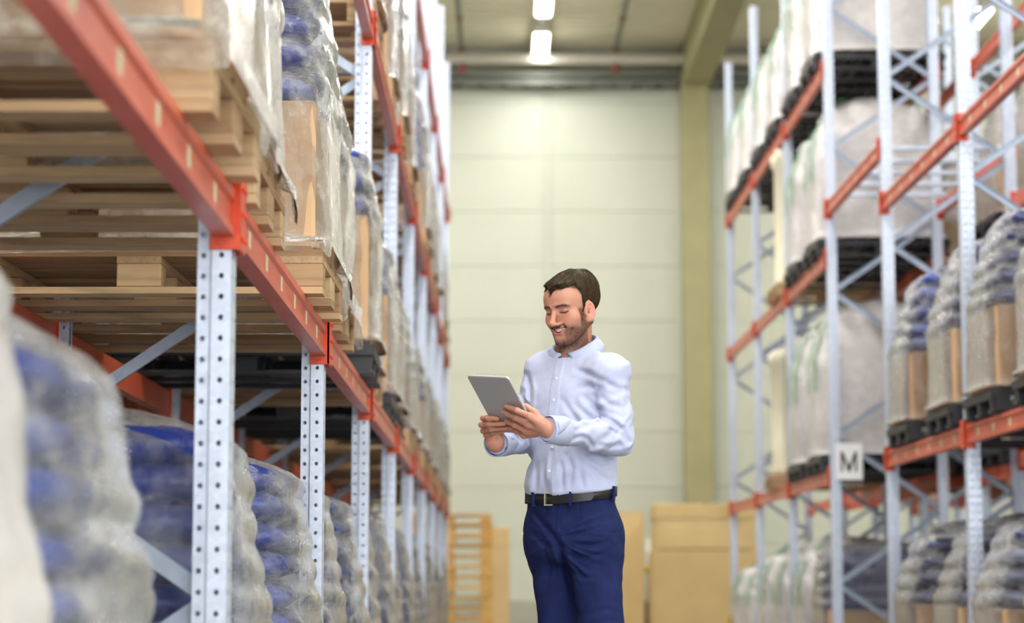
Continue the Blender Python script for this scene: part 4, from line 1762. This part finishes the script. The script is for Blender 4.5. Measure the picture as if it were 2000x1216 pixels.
# cloth creases sculpted from where they fall on the cloth's front: polyline, depth, half width (m)
CREASES = [
    ([(1172, 742), (1150, 729), (1126, 722)], .0045, .009), ([(1172, 760), (1150, 753), (1122, 760)], .004, .010),
    ([(1100, 781), (1112, 800), (1128, 822), (1142, 832)], .0045, .009), ([(1122, 790), (1150, 815), (1172, 827)], .004, .009),
    ([(1140, 774), (1160, 793), (1174, 800)], .0045, .008), ([(1050, 800), (1056, 830), (1048, 850)], .003, .008),
    ([(1080, 882), (1076, 920), (1070, 955)], .0045, .008), ([(1108, 888), (1117, 915), (1113, 950)], .0055, .009), ([(1097, 905), (1099, 955)], .004, .007),
    ([(1150, 893), (1178, 904), (1197, 899)], .005, .008), ([(1148, 906), (1172, 930), (1192, 939)], .0055, .009), ([(1132, 920), (1140, 950)], .004, .008),
    ([(1050, 905), (1047, 950)], .004, .008), ([(1062, 900), (1060, 945)], .003, .006),
    ([(1178, 814), (1196, 823), (1214, 838), (1229, 860)], .0085, .008), ([(1192, 838), (1214, 850), (1228, 866)], .006, .007),
    ([(1112, 858), (1135, 852), (1148, 856), (1158, 873)], .006, .007), ([(1128, 838), (1155, 829), (1180, 822)], .0045, .008), ([(1165, 868), (1190, 872), (1212, 868)], .004, .008),
    ([(1178, 742), (1200, 756), (1224, 760)], .0035, .009), ([(1176, 775), (1190, 788), (1216, 796)], .004, .009), ([(1228, 740), (1226, 780), (1218, 815)], .003, .008),
    ([(1030, 730), (1035, 760), (1034, 795)], .006, .007), ([(1014, 768), (1024, 784), (1033, 792)], .005, .006),
    ([(994, 842), (1008, 852), (1018, 862)], .005, .006), ([(1000, 836), (1020, 850)], .004, .006), ([(975, 872), (1000, 880)], .003, .006),
]


def crease_field(p, lines, ymid):
    px, py = to_px(p)
    out = np.zeros(len(p), f32)
    front = (p[:, 1] < ymid)
    for pts, dep, w in lines:
        best = np.full(len(p), 1e3)
        tt = np.zeros(len(p))
        n = len(pts) - 1
        for k in range(n):
            ax_, ay = pts[k]
            bx, by = pts[k + 1]
            dx, dy = bx - ax_, by - ay
            t = np.clip(((px - ax_) * dx + (py - ay) * dy) / (dx * dx + dy * dy), 0, 1)
            dd = np.hypot(px - ax_ - t * dx, py - ay - t * dy)
            m = dd < best
            best[m] = dd[m]
            tt[m] = (k + t[m]) / n
        e = best / 600.0
        fade = np.sin(np.pi * np.clip(tt * .86 + .07, 0, 1)) ** .6
        out += np.where(front, dep * fade * (np.exp(-(e / w) ** 2) - .55 * np.exp(-((e - 1.9 * w) / (1.1 * w)) ** 2)), 0)
    return out


def shirt_sdf(p):
    d, l, f = torso_sdf(p, .008)
    z = p[:, 2]
    d = smax(d, z - NECKB[2] - .03, .01)
    al = arm_sdf(p, SHL, ELL, CUFL, (.054, .052, .042))
    ar = arm_sdf(p, SHR, ELR, CUFR, (.054, .050, .042))
    # sleeve creases: rings that bunch at the elbow and slant down the upper arm
    for sh, el, wr, which in ((SHL, ELL, CUFL, 0), (SHR, ELR, CUFR, 1)):
        u = (el - sh) / np.linalg.norm(el - sh)
        w = (wr - el) / np.linalg.norm(wr - el)
        tu = (p - sh) @ u
        tw = (p - el) @ w
        bis = (u - w) / np.linalg.norm(u - w)
        near = np.exp(-(((p - el) ** 2).sum(1)) / .085 ** 2)
        side = np.clip(-((p - el) @ bis) / .05, 0, 1)
        n1 = vnoise(np.stack([tu * 34 + ((p - el) @ bis) * 20, (p @ TL) * 9, (p @ TF) * 9], 1))
        n2 = vnoise(np.stack([(tu - tw) * 26, (p @ bis) * 16, (p @ np.cross(u, w)) * 12], 1))
        c = .0065 * n1 + .012 * near * (np.abs(n2) * 1.8 - .6) * (.35 + .65 * side)
        n3 = vnoise(np.stack([tw * 20 + p[:, 2] * 18, p[:, 2] * 22, (p @ TL) * 6], 1))
        c = c + .0085 * n3 * np.clip(tw / .05, 0, 1)
        if which == 0:
            al = al + c
        else:
            ar = ar + c
    # body creases: pull lines from armpit and shoulder, soft blousing over the belt
    w1 = vnoise(np.stack([l * 11 + z * 7, z * 6 - l * 7, f * 5], 1))
    w2 = vnoise(np.stack([l * 26 + z * 5, z * 4, f * 8 + 3], 1))
    w3 = vnoise(np.stack([l * 20 - z * 17, z * 15 + l * 9, f * 5 + 9], 1))
    low = sstep(1.26, 1.10, z)
    arm_pit = np.exp(-((np.abs(l) - .14) / .05) ** 2 - ((z - 1.36) / .10) ** 2)
    d = d + .011 * w1 * sstep(1.5, 1.38, z) + .011 * w2 * low + .016 * (np.abs(w3) * 1.6 - .5) * arm_pit + .007 * w3 * sstep(1.5, 1.4, z)
    # placket: raised strip down the front
    pl = (np.abs(l + .0) < .017) & (f > 0) & (z < 1.53)
    d = d - .0022 * sstep(.0185, .0165, np.abs(l)) * (f > .03)
    for a_, sh in ((al, SHL), (ar, SHR)):
        kk = .004 + .060 * sstep(-.05, .03, z - sh[2])
        h = np.maximum(kk - np.abs(d - a_), 0) / kk
        d = np.minimum(d, a_) - h * h * kk * .25
    d = d + crease_field(p, CREASES, MY + .10)
    # open ends: cut flat at the cuffs, the belt and the neck
    for el, wr in ((ELL, CUFL), (ELR, CUFR)):
        w = (wr - el) / np.linalg.norm(wr - el)
        t = (p - wr) @ w
        nearw = ((p - wr) ** 2).sum(1) < .09 ** 2
        d = np.where(nearw, smax(d, t, .003), d)
    cut = belt_z(np.arctan2(l, f)) - .0 - z
    d = smax(d, np.clip(cut, -.1, .1), .012)
    q = p - NECKB
    nk = q @ NAX
    rr = np.sqrt(np.maximum((q * q).sum(1) - nk * nk, 0))
    d = smax(d, np.clip(nk - .012 - 2.5 * np.maximum(rr - .084, 0), -.1, .1), .006)
    return d


NAX = (UPV * .90 + TF * .43).astype(f32)
NAX = NAX / np.linalg.norm(NAX)
ZB = G(1197, 944, -.08)[2]


def belt_z(th):
    return ZB - .021 * (1 + np.cos(th))


# ---- trousers
HPR, HPL = G(1086, 1052, .06), G(1158, 1052, -.05)
KNR, KNL = G(1096, 1262, .04), G(1180, 1262, -.09)
ANR, ANL = G(1104, 1530, .11), G(1190, 1535, -.04)


TROUSER = [(.80, .140, .108, 0), (.90, .160, .122, -.004), (.98, .160, .120, -.006), (1.05, .151, .110, 0), (1.12, .150, .109, 0)]


TCREASES = [([(1072, 1030), (1090, 1062), (1106, 1110), (1118, 1165)], .010, .010), ([(1090, 1050), (1130, 1045), (1180, 1050)], .004, .009), ([(1095, 1065), (1140, 1066), (1190, 1058)], .004, .008),
            ([(1098, 1085), (1140, 1090), (1186, 1078)], .0035, .008), ([(1110, 1110), (1140, 1126), (1160, 1128)], .004, .008), ([(1050, 1010), (1066, 1030), (1074, 1048)], .004, .008),
            ([(1040, 1040), (1060, 1060), (1080, 1070)], .003, .008), ([(1060, 1190), (1080, 1170), (1096, 1150)], .003, .009), ([(1150, 1200), (1180, 1190), (1208, 1195)], .003, .010)]


def trouser_sdf(p):
    z = p[:, 2]
    d, l, f = loft(p, TROUSER)
    d = smax(d, .86 - z, .06)
    d = smax(d, z - belt_z(np.arctan2(l, f)) - .016, .004)
    seat = sd_ell(p, (WAIST - TF * .055 + V(0, 0, -.13)), (.13, .13, .11))
    d = smin(d, seat, .05)
    legs = None
    for hp, kn, an in ((HPR, KNR, ANR), (HPL, KNL, ANL)):
        g = smin(sd_cone(p, hp, kn, .092, .066), sd_cone(p, kn, an, .066, .058), .05)
        u = (kn - hp) / np.linalg.norm(kn - hp)
        t = (p - hp) @ u
        n = vnoise(np.stack([t * 16 + (p @ TL) * 6, (p @ TL) * 9, (p @ TF) * 9], 1))
        n2 = vnoise(np.stack([t * 34 + (p @ TL) * 12, (p @ TL) * 10, (p @ TF) * 10 + 5], 1))
        nk = np.exp(-((t - .42) / .12) ** 2)
        g = g + .006 * n + .005 * n2 * (.5 + nk)
        legs = g if legs is None else smin(legs, g, .018)
    # creases fanning from the crotch
    cr = HPR * .5 + HPL * .5 + TF * .09
    q = p - cr
    ang = np.arctan2(q[:, 2], q @ TL)
    rr = np.sqrt(q[:, 2] ** 2 + (q @ TL) ** 2)
    fan = vnoise(np.stack([ang * 5.5, rr * 8, 0 * rr + 2], 1))
    d = smin(d, legs, .05)
    d = d + .006 * (np.abs(fan) * 1.7 - .5) * np.exp(-((rr - .09) / .08) ** 2) * (f > -.02)
    d = d + crease_field(p, TCREASES, WAIST[1] + .02)
    # fly and pocket seams
    d = d - .0022 * sstep(.026, .022, np.abs(l - .006)) * (f > .05) * sstep(.86, .88, z)
    pk = np.abs(np.sqrt((np.abs(l) - .165) ** 2 + (z - 1.035) ** 2 * .9) - .075)
    d = d + .0022 * sstep(.0035, .0, pk) * (f > .0) * (z > .95)
    d = smax(d, (ANR[2] - .03) - z, .004)
    return d


def build_man():
    root = thing('person', 'man in light blue shirt and navy trousers smiling down at a tablet', 'person', (float(WAIST[0]), float(WAIST[1]), 0))
    org = np.array([WAIST[0], WAIST[1], 0], f32)

    def part(name, me, parent=root):
        return put(name, me, parent)

    # body: head and neck, hands and forearms, trunk and legs
    V_, F_, C_ = [], [], []

    def chunk(fn, lo, hi, h, tone):
        v, f = surface(fn, lo, hi, h)
        F_.append(f + sum(len(a) for a in V_))
        C_.append(tone(v.astype(f32)))
        V_.append(v)
    lo, hi = HO - .17, HO + .17
    lo[2], hi[2] = HO[2] - .21, HO[2] + .15
    chunk(head_sdf, lo, hi, .0017, head_tone)
    for W, fg, th, el in ((WRL, LEFT_FINGERS, LEFT_THUMB, ELL), (WRR, RIGHT_FINGERS, RIGHT_THUMB, ELR)):
        pts = np.array([q for ch in fg for q in ch] + th + [W, W + (el - W) * .35])
        chunk(lambda p: hand_sdf(p, W, fg, th, el), pts.min(0) - .035, pts.max(0) + .035, .0014, lambda p: hand_tone(p, fg))

    def trunk(p):
        d = torso_sdf(p, -.016)[0]
        d = smax(d, .9 - p[:, 2], .03)
        for a in ((SHL, ELL, WRL), (SHR, ELR, WRR)):
            d = smin(d, arm_sdf(p, a[0], a[1], a[2], (.036, .03, .02)), .03)
        for hp, kn, an in ((HPR, KNR, ANR), (HPL, KNL, ANL)):
            d = smin(d, smin(sd_cone(p, hp, kn, .06, .045), sd_cone(p, kn, an, .045, .035), .03), .02)
        d = smin(d, sd_cone(p, NECKB - NAX * .05, NECKB + NAX * .02, .05, .05), .03)
        return d
    al = np.array([SHL, SHR, ELL, ELR, WRL, WRR, KNL, KNR])
    chunk(trunk, (al.min(0)[0] - .1, al.min(0)[1] - .12, .08), (al.max(0)[0] + .1, al.max(0)[1] + .14, NECKB[2] + .06), .013, lambda p: np.tile(np.array(lin(214, 158, 134)[:3]), (len(p), 1)))
    body = part('body', np_mesh('body', np.concatenate(V_) - org, np.concatenate(F_), M['skin'], np.concatenate(C_)))
    # hair
    v, f = surface(hair_sdf, lo, hi, .0015)
    part('hair', np_mesh('hair', v - org, f, M['hair'], hair_tone(v.astype(f32))))
    # strands lying over the hair, short whiskers of the beard and brows
    def strands(name, pts, fn, flow, n, length, rad, lift, seed, parent):
        rs = np.random.RandomState(seed)
        p = pts[rs.randint(0, len(pts), n)].astype(f32)
        def grad(p):
            e = f32(.0012)
            g = np.stack([fn(p + V(*(e * np.eye(3)[m]))) - fn(p - V(*(e * np.eye(3)[m]))) for m in range(3)], 1)
            return g / (np.linalg.norm(g, axis=1, keepdims=True) + 1e-9)
        L = (length * (.6 + .8 * rs.rand(n)))[:, None]
        rows = []
        nrm = grad(p)
        p = p - nrm * .0015
        segs = 4
        jit = rs.randn(n, 3) * .22
        for k in range(segs + 1):
            rows.append(p.copy())
            if k < segs:
                t = flow(p) + jit
                g = grad(p)
                t = t - g * (t * g).sum(1, keepdims=True)
                t = t / (np.linalg.norm(t, axis=1, keepdims=True) + 1e-9)
                p = (p + t * L / segs + g * lift * L / segs).astype(f32)
                dd = fn(p)
                want = (k + 1) / segs * lift * L[:, 0] - .0008
                p = (p - grad(p) * ((dd - want) * .7)[:, None]).astype(f32)
        P = np.stack(rows, 1)
        tan = P[:, -1] - P[:, 0]
        tan = tan / (np.linalg.norm(tan, axis=1, keepdims=True) + 1e-9)
        sx = np.cross(tan, nrm)
        sx = sx / (np.linalg.norm(sx, axis=1, keepdims=True) + 1e-9)
        vv, m = [], segs + 1
        for k in range(m):
            r_ = rad * (1 - .85 * k / segs)
            for a in (0, 1, 2):
                t = 2 * PI * a / 3
                vv.append(P[:, k] + sx * r_ * math.cos(t) + nrm * r_ * math.sin(t))
        vv = np.stack(vv, 1)
        q = []
        for k in range(segs):
            for a in range(3):
                b = (a + 1) % 3
                q.append((k * 3 + a, k * 3 + b, k * 3 + 3 + b, k * 3 + 3 + a))
        q = np.array(q)
        fs = (np.arange(n) * m * 3)[:, None, None] + q[None]
        tn = rs.rand(n, 1)
        return vv.reshape(-1, 3), fs.reshape(-1, 4), np.repeat(tn, m * 3, 0)
    CROWN = head_world((.012, -.055, .112))[0]

    def hair_flow(p):
        t = p - CROWN
        t = t / (np.linalg.norm(t, axis=1, keepdims=True) + 1e-6)
        return t + HF * .35 * (head_local(p)[:, 2:] > .05) - HU * .15
    ql = head_local(v.astype(f32))
    hv, hf, ht = strands('hair', v, hair_sdf, hair_flow, 5200, .026, .00075, .10, 3, None)
    hc = np.array(lin(28, 20, 14)[:3]) * (1 - ht) + np.array(lin(84, 64, 42)[:3]) * ht
    st = part('hair_strands', np_mesh('hair_strands', hv - org, hf, M['hair'], hc))
    st['kind'] = 'stuff'
    hd = V_[0].astype(f32)
    hq = head_local(hd)
    dark = (head_tone(hd).mean(1) < .17) & (hq[:, 2] < .03) & (hq[:, 1] > .016) & (np.abs(hq[:, 0]) < .067) & (neck_sdf(hd) > -.004)
    dark &= ~((np.abs(hq[:, 2] - mouth_curve(np.abs(hq[:, 0]))[0] + .002) < .009) & (np.abs(hq[:, 0]) < .032))
    dark &= ~((np.abs(np.abs(hq[:, 0]) - .031) < .018) & (hq[:, 2] < .002) & (hq[:, 2] > -.02))

    def beard_flow(p):
        q = head_local(p)
        w = (q[:, 2:] > 0).astype(f32)
        return (-HU + HF * .15) * (1 - w) + (HL * np.sign(q[:, :1]) - HU * .1) * w
    bv, bf, bt = strands('beard', hd[dark], head_sdf, beard_flow, 3600, .0065, .00042, .28, 5, None)
    bc = np.array(lin(44, 28, 22)[:3]) * (1 - bt) + np.array(lin(104, 72, 52)[:3]) * bt
    st = part('beard', np_mesh('beard', bv - org, bf, M['hair'], bc))
    st['kind'] = 'stuff'
    # teeth, one by one along the smile
    for k in range(-3, 4):
        x = k * .0056
        zl, yl = mouth_curve(abs(x))
        op = max(0, 1 - (abs(x) / .028) ** 2)
        w = (.0052, .0049, .0043, .0042, .004)[abs(k)]
        hgt = .0058 * op + .0018
        c = head_world((x, yl - .0072, zl + .0006 * op))[0] - org
        b = MB()
        for j in range(5):
            for i in range(8):
                a = 2 * PI * i / 8
                lat = -PI / 2 + PI * (j + .5) / 5
                b.v.append((w / 2 * math.cos(a) * math.cos(lat) ** .5, .003 * math.sin(a) * math.cos(lat) ** .5, hgt * math.sin(lat)))
        for j in range(4):
            for i in range(8):
                b.f.append((j * 8 + i, j * 8 + (i + 1) % 8, j * 8 + 8 + (i + 1) % 8, j * 8 + 8 + i))
        b.f += [tuple(range(8)), tuple(range(32, 40))]
        R = np.stack([HL, HF, HU], 1)
        b.v = [tuple(c + R @ np.array(q)) for q in b.v]
        put('tooth', b.mesh('tooth', M['tooth'], True), body)
    # shirt
    pts = np.array([SHL, SHR, ELL, ELR, CUFL, CUFR, WAIST, NECKB])
    lo2, hi2 = pts.min(0) - .09, pts.max(0) + .09
    lo2[1] -= .06
    hi2[1] += .08
    lo2[2] = 1.0
    v, f = surface(shirt_sdf, lo2, hi2, .0036)
    shirt = part('shirt', np_mesh('shirt', v - org, f, M['shirt']))

    def on_torso(l, z, grow=.0, fn=None):
        """front surface point of the shirt at lateral offset l and height z, with its normal"""
        fn = fn or shirt_sdf
        cx, cy = axis_at(z)
        c = V(cx, cy, z) + TL * l
        ts = np.linspace(0.02, .26, 240).astype(f32)
        P = c + TF * ts[:, None]
        s = fn(P)
        k = np.where(s < 0)[0]
        k = k[k < 239]
        # last inside sample before the first gap
        i = k[0] if len(k) else 100
        while i + 1 < 240 and s[i + 1] < 0:
            i += 1
        q = P[i]
        e = .004
        g = np.array([fn((q + np.eye(3, dtype=f32)[m] * e)[None])[0] - fn((q - np.eye(3, dtype=f32)[m] * e)[None])[0] for m in range(3)])
        g = g / (np.linalg.norm(g) + 1e-9)
        return (q + g.astype(f32) * grow), g

    def disc(name, q, n, r, h, mat, parent, holes=False):
        b = MB()
        n = Vector(n)
        q = Vector(q - org)
        b.cyl(q - n * .002, q + n * h, r, r * .9, n=14)
        if holes:
            b.cyl(q + n * h, q + n * (h + .0006), r * .95, r * .7, n=14, caps=False)
        return put(name, b.mesh(name, mat, True), parent)
    for py in (735, 779, 826, 872, 919):
        z = float(G(1075, py, -.12)[2])
        q, n = on_torso(-.001, z)
        disc('button', q, n, .0052, .0022, M['button'], shirt, True)
    # collar: stand and fold-down leaf round the neck, open in front
    NC = G(1126, 684, .03)
    N1 = (TL - NAX * float(TL @ NAX))
    N1 = N1 / np.linalg.norm(N1)
    N2 = np.cross(N1, NAX)
    if N2 @ TF < 0:
        N2 = -N2

    def ring(th, r, h):
        return NC + (N1 * math.sin(th) * (r + .002) + N2 * math.cos(th) * r) + NAX * h
    n = 56
    th0 = math.radians(7)
    ths = [th0 + (2 * PI - 2 * th0) * i / n for i in range(n + 1)]
    prof = []
    vs, fs = [], []
    for th in ths:
        fr = math.cos(th)                      # 1 front, -1 back
        k = max(0.0, (fr - .35) / .65)         # towards the collar point
        edge = min(1, min(th - th0, 2 * PI - th0 - th) / math.radians(14))
        pt = k * k
        top_h = .030 - .012 * k
        leaf = .043 + .030 * pt * edge
        sec = [(.073, -.022), (.071, -.004), (.070, top_h - .006), (.072, top_h), (.077, top_h - .001),
               (.081 + .004 * k, top_h - .010), (.087 + .010 * k, top_h - leaf * .5), (.094 + .018 * k, top_h - leaf),
               (.092 + .018 * k, top_h - leaf - .0015), (.084 + .010 * k, top_h - leaf * .5), (.077 + .004 * k, top_h - .012), (.0755, top_h - .006), (.0755, -.004), (.077, -.022)]
        # the leaf swings away from the opening near the points
        for j, (r, h) in enumerate(sec):
            sw = math.radians(24) * max(0, (j - 3) / 4 if j < 8 else (11 - j) / 3) if 3 < j < 11 else 0
            tt = th + (sw if th < PI else -sw) * k
            vs.append(ring(tt, r, h) - org)
    m = len(sec)
    for i in range(n):
        for j in range(m):
            fs.append((i * m + j, i * m + (j + 1) % m, (i + 1) * m + (j + 1) % m, (i + 1) * m + j))
    fs.append(tuple(range(m)))
    fs.append(tuple(n * m + j for j in range(m))[::-1])
    put('collar', MB().add(vs, fs).mesh('collar', M['shirt'], True), shirt)
    q = ring(0, .0765, -.008)
    disc('button', q, N2, .0052, .002, M['button'], shirt, True)
    # cuffs: turned bands round each wrist
    for el, wr, r in ((ELL, CUFL, .0455), (ELR, CUFR, .0455)):
        w = (wr - el) / np.linalg.norm(wr - el)
        a = Vector(w).orthogonal().normalized()
        b_ = Vector(w).cross(a)
        sec = [(-.068, r * 1.0), (-.066, r * 1.045), (-.03, r * 1.0), (.003, r * .97), (.0055, r * .94), (.003, r * .9), (-.03, r * .92), (-.06, r * .93)]
        vs, fs = [], []
        nn = 40
        for i in range(nn):
            t = 2 * PI * i / nn
            for (s, rr) in sec:
                wob = 1 + .02 * math.sin(3 * t + 1) + .012 * math.sin(5 * t + s * 60)
                p = Vector(wr - org) + Vector(w) * s + (a * math.cos(t) * 1.0 + b_ * math.sin(t)) * rr * wob
                vs.append(p)
        m = len(sec)
        for i in range(nn):
            for j in range(m):
                fs.append((i * m + j, i * m + (j + 1) % m, ((i + 1) % nn) * m + (j + 1) % m, ((i + 1) % nn) * m + j))
        put('cuff', MB().add(vs, fs).mesh('cuff', M['shirt'], True), shirt)
    # trousers
    lo3 = np.array([min(HPR[0], ANR[0]) - .2, WAIST[1] - .3, ANR[2] - .05])
    hi3 = np.array([max(HPL[0], ANL[0]) + .2, WAIST[1] + .32, ZB + .06])
    v, f = surface(trouser_sdf, lo3, hi3, .0042)
    trs = part('trousers', np_mesh('trousers', v - org, f, M['trousers']))

    # belt follows the trouser waist
    def waist_pt(th, z, grow):
        a, b_ = .150 + grow, .1095 + grow
        cx, cy = axis_at(z)
        k = (abs(math.sin(th) / a) ** 2.15 + abs(math.cos(th) / b_) ** 2.15) ** (-1 / 2.15)
        return V(cx, cy, z) + TL * math.sin(th) * k + TF * math.cos(th) * k
    sec = [(-.017, .0045), (-.0165, .0085), (.0165, .0085), (.017, .0045)]
    vs, fs = [], []
    nn = 96
    for i in range(nn):
        th = 2 * PI * i / nn
        for (s, g) in sec:
            vs.append(waist_pt(th, float(belt_z(th)) - .008 + s, g) - org)
    for i in range(nn):
        for j in range(4):
            fs.append((i * 4 + j, i * 4 + (j + 1) % 4, ((i + 1) % nn) * 4 + (j + 1) % 4, ((i + 1) % nn) * 4 + j))
    belt = part('belt', MB().add(vs, fs).mesh('belt', M['belt'], True))
    # belt end lying over the belt, with its keeper
    vs, fs = [], []
    t0, t1 = math.radians(2), math.radians(62)
    for i in range(25):
        th = t0 + (t1 - t0) * i / 24
        hw = .0162 * min(1, (24 - i) / 2 + .45)
        for (s, g) in ((-hw, .009), (-hw, .0125), (hw, .0125), (hw, .009)):
            vs.append(waist_pt(th, float(belt_z(th)) - .008 + s, g) - org)
    for i in range(24):
        for j in range(4):
            fs.append((i * 4 + j, i * 4 + (j + 1) % 4, i * 4 + 4 + (j + 1) % 4, i * 4 + 4 + j))
    fs += [(0, 1, 2, 3), (96, 99, 98, 97)]
    put('belt_end', MB().add(vs, fs).mesh('belt_end', M['belt']), belt)

    def frame(th0_, th1_, zh, w, g0, g1, name, mat, parent, open_right=False):
        b = MB()
        rects = [(th0_, th0_ + w, -zh, zh), (th0_, th1_, zh - .004, zh), (th0_, th1_, -zh, -zh + .004)]
        if not open_right:
            rects.append((th1_ - w, th1_, -zh, zh))
        for (a0, a1, s0, s1) in rects:
            q = []
            for g in (g0, g1):
                for a_, s in ((a0, s0), (a1, s0), (a1, s1), (a0, s1)):
                    q.append(waist_pt(a_, float(belt_z(a_)) - .008 + s, g) - org)
            b.add(q, [(0, 1, 2, 3), (7, 6, 5, 4), (0, 4, 5, 1), (1, 5, 6, 2), (2, 6, 7, 3), (3, 7, 4, 0)])
        put(name, b.mesh(name, mat), parent)
    d1 = math.radians(1)
    frame(-9 * d1, 6 * d1, .0215, 2 * d1, .010, .0165, 'buckle', M['buckle'], belt, True)
    frame(13 * d1, 15.5 * d1, .019, 1.2 * d1, .012, .015, 'keeper', M['belt'], belt)
    for th in (-34, 33, 92, 150, 205, -80):
        th = math.radians(th)
        q = []
        for g in (.004, .0155):
            for a_, s in ((-1.8 * d1, -.027), (1.8 * d1, -.027), (1.8 * d1, .02), (-1.8 * d1, .02)):
                q.append(waist_pt(th + a_, float(belt_z(th)) - .008 + s, g) - org)
        put('belt_loop', MB().add(q, [(0, 1, 2, 3), (7, 6, 5, 4), (0, 4, 5, 1), (1, 5, 6, 2), (2, 6, 7, 3), (3, 7, 4, 0)]).mesh('belt_loop', M['trousers']), trs)
    # shoes
    for an in (ANR, ANL):
        a = np.array([an[0], an[1], .045], f32)

        def shoe_sdf(p):
            d = sd_ell(p, a + TF * .07 + V(0, 0, -.002), (.075, .075, .042))
            q = np.stack([(p - a) @ TL, (p - a) @ TF, p[:, 2]], 1)
            d = sd_ell(q, (0, .075, .04), (.048, .115, .042))
            d = smin(d, sd_ell(q, (0, -.02, .055), (.037, .055, .06)), .03)
            d = smin(d, sd_cone(q, (0, -.02, .08), (0, -.03, .12), .04, .045), .03)
            return smax(d, .004 - p[:, 2], .004)
        v, f = surface(shoe_sdf, a + V(-.22, -.24, -.06), a + V(.16, .16, .1), .006)
        part('shoe', np_mesh('shoe', v - org, f, M['shoe']))

    # tablet: own thing, in his hands
    tb = thing('tablet', 'slim grey aluminium tablet held up in the man\'s hands', 'tablet', tuple(float(x) for x in TC))

    def slab(w, h, r, z0, z1, ch=.0):
        pts = []
        for cx, cy, a0 in ((w / 2 - r, h / 2 - r, 0), (-w / 2 + r, h / 2 - r, 90), (-w / 2 + r, -h / 2 + r, 180), (w / 2 - r, -h / 2 + r, 270)):
            for i in range(9):
                t = math.radians(a0 + 90 * i / 8)
                pts.append((cx, cy, math.cos(t), math.sin(t)))
        lev = [(z0, r - ch), (z0 + ch * .6, r), (z1, r)] if ch else [(z0, r), (z1, r)]
        vs = []
        for z, rr in lev:
            for (cx, cy, c, s_) in pts:
                vs.append(V(*(E1 * (cx + c * rr) - E2 * (cy + s_ * rr) + TN * z)))
        k = len(pts)
        fs = [(j * k + i, j * k + (i + 1) % k, (j + 1) * k + (i + 1) % k, (j + 1) * k + i) for j in range(len(lev) - 1) for i in range(k)]
        fs += [tuple(range(k)), tuple((len(lev) - 1) * k + i for i in range(k))]
        return MB().add(vs, fs)
    put('back_shell', slab(TW, TH, .012, -TT / 2, -.0008, .0025).mesh('back_shell', M['tablet']), tb)
    put('rim', slab(TW + .0008, TH + .0008, .0124, -.0008, TT / 2 - .0008).mesh('rim', M['tablet_edge']), tb)
    put('screen', slab(TW - .004, TH - .004, .010, TT / 2 - .0009, TT / 2).mesh('screen', M['glass']), tb)
    return root


build_man()
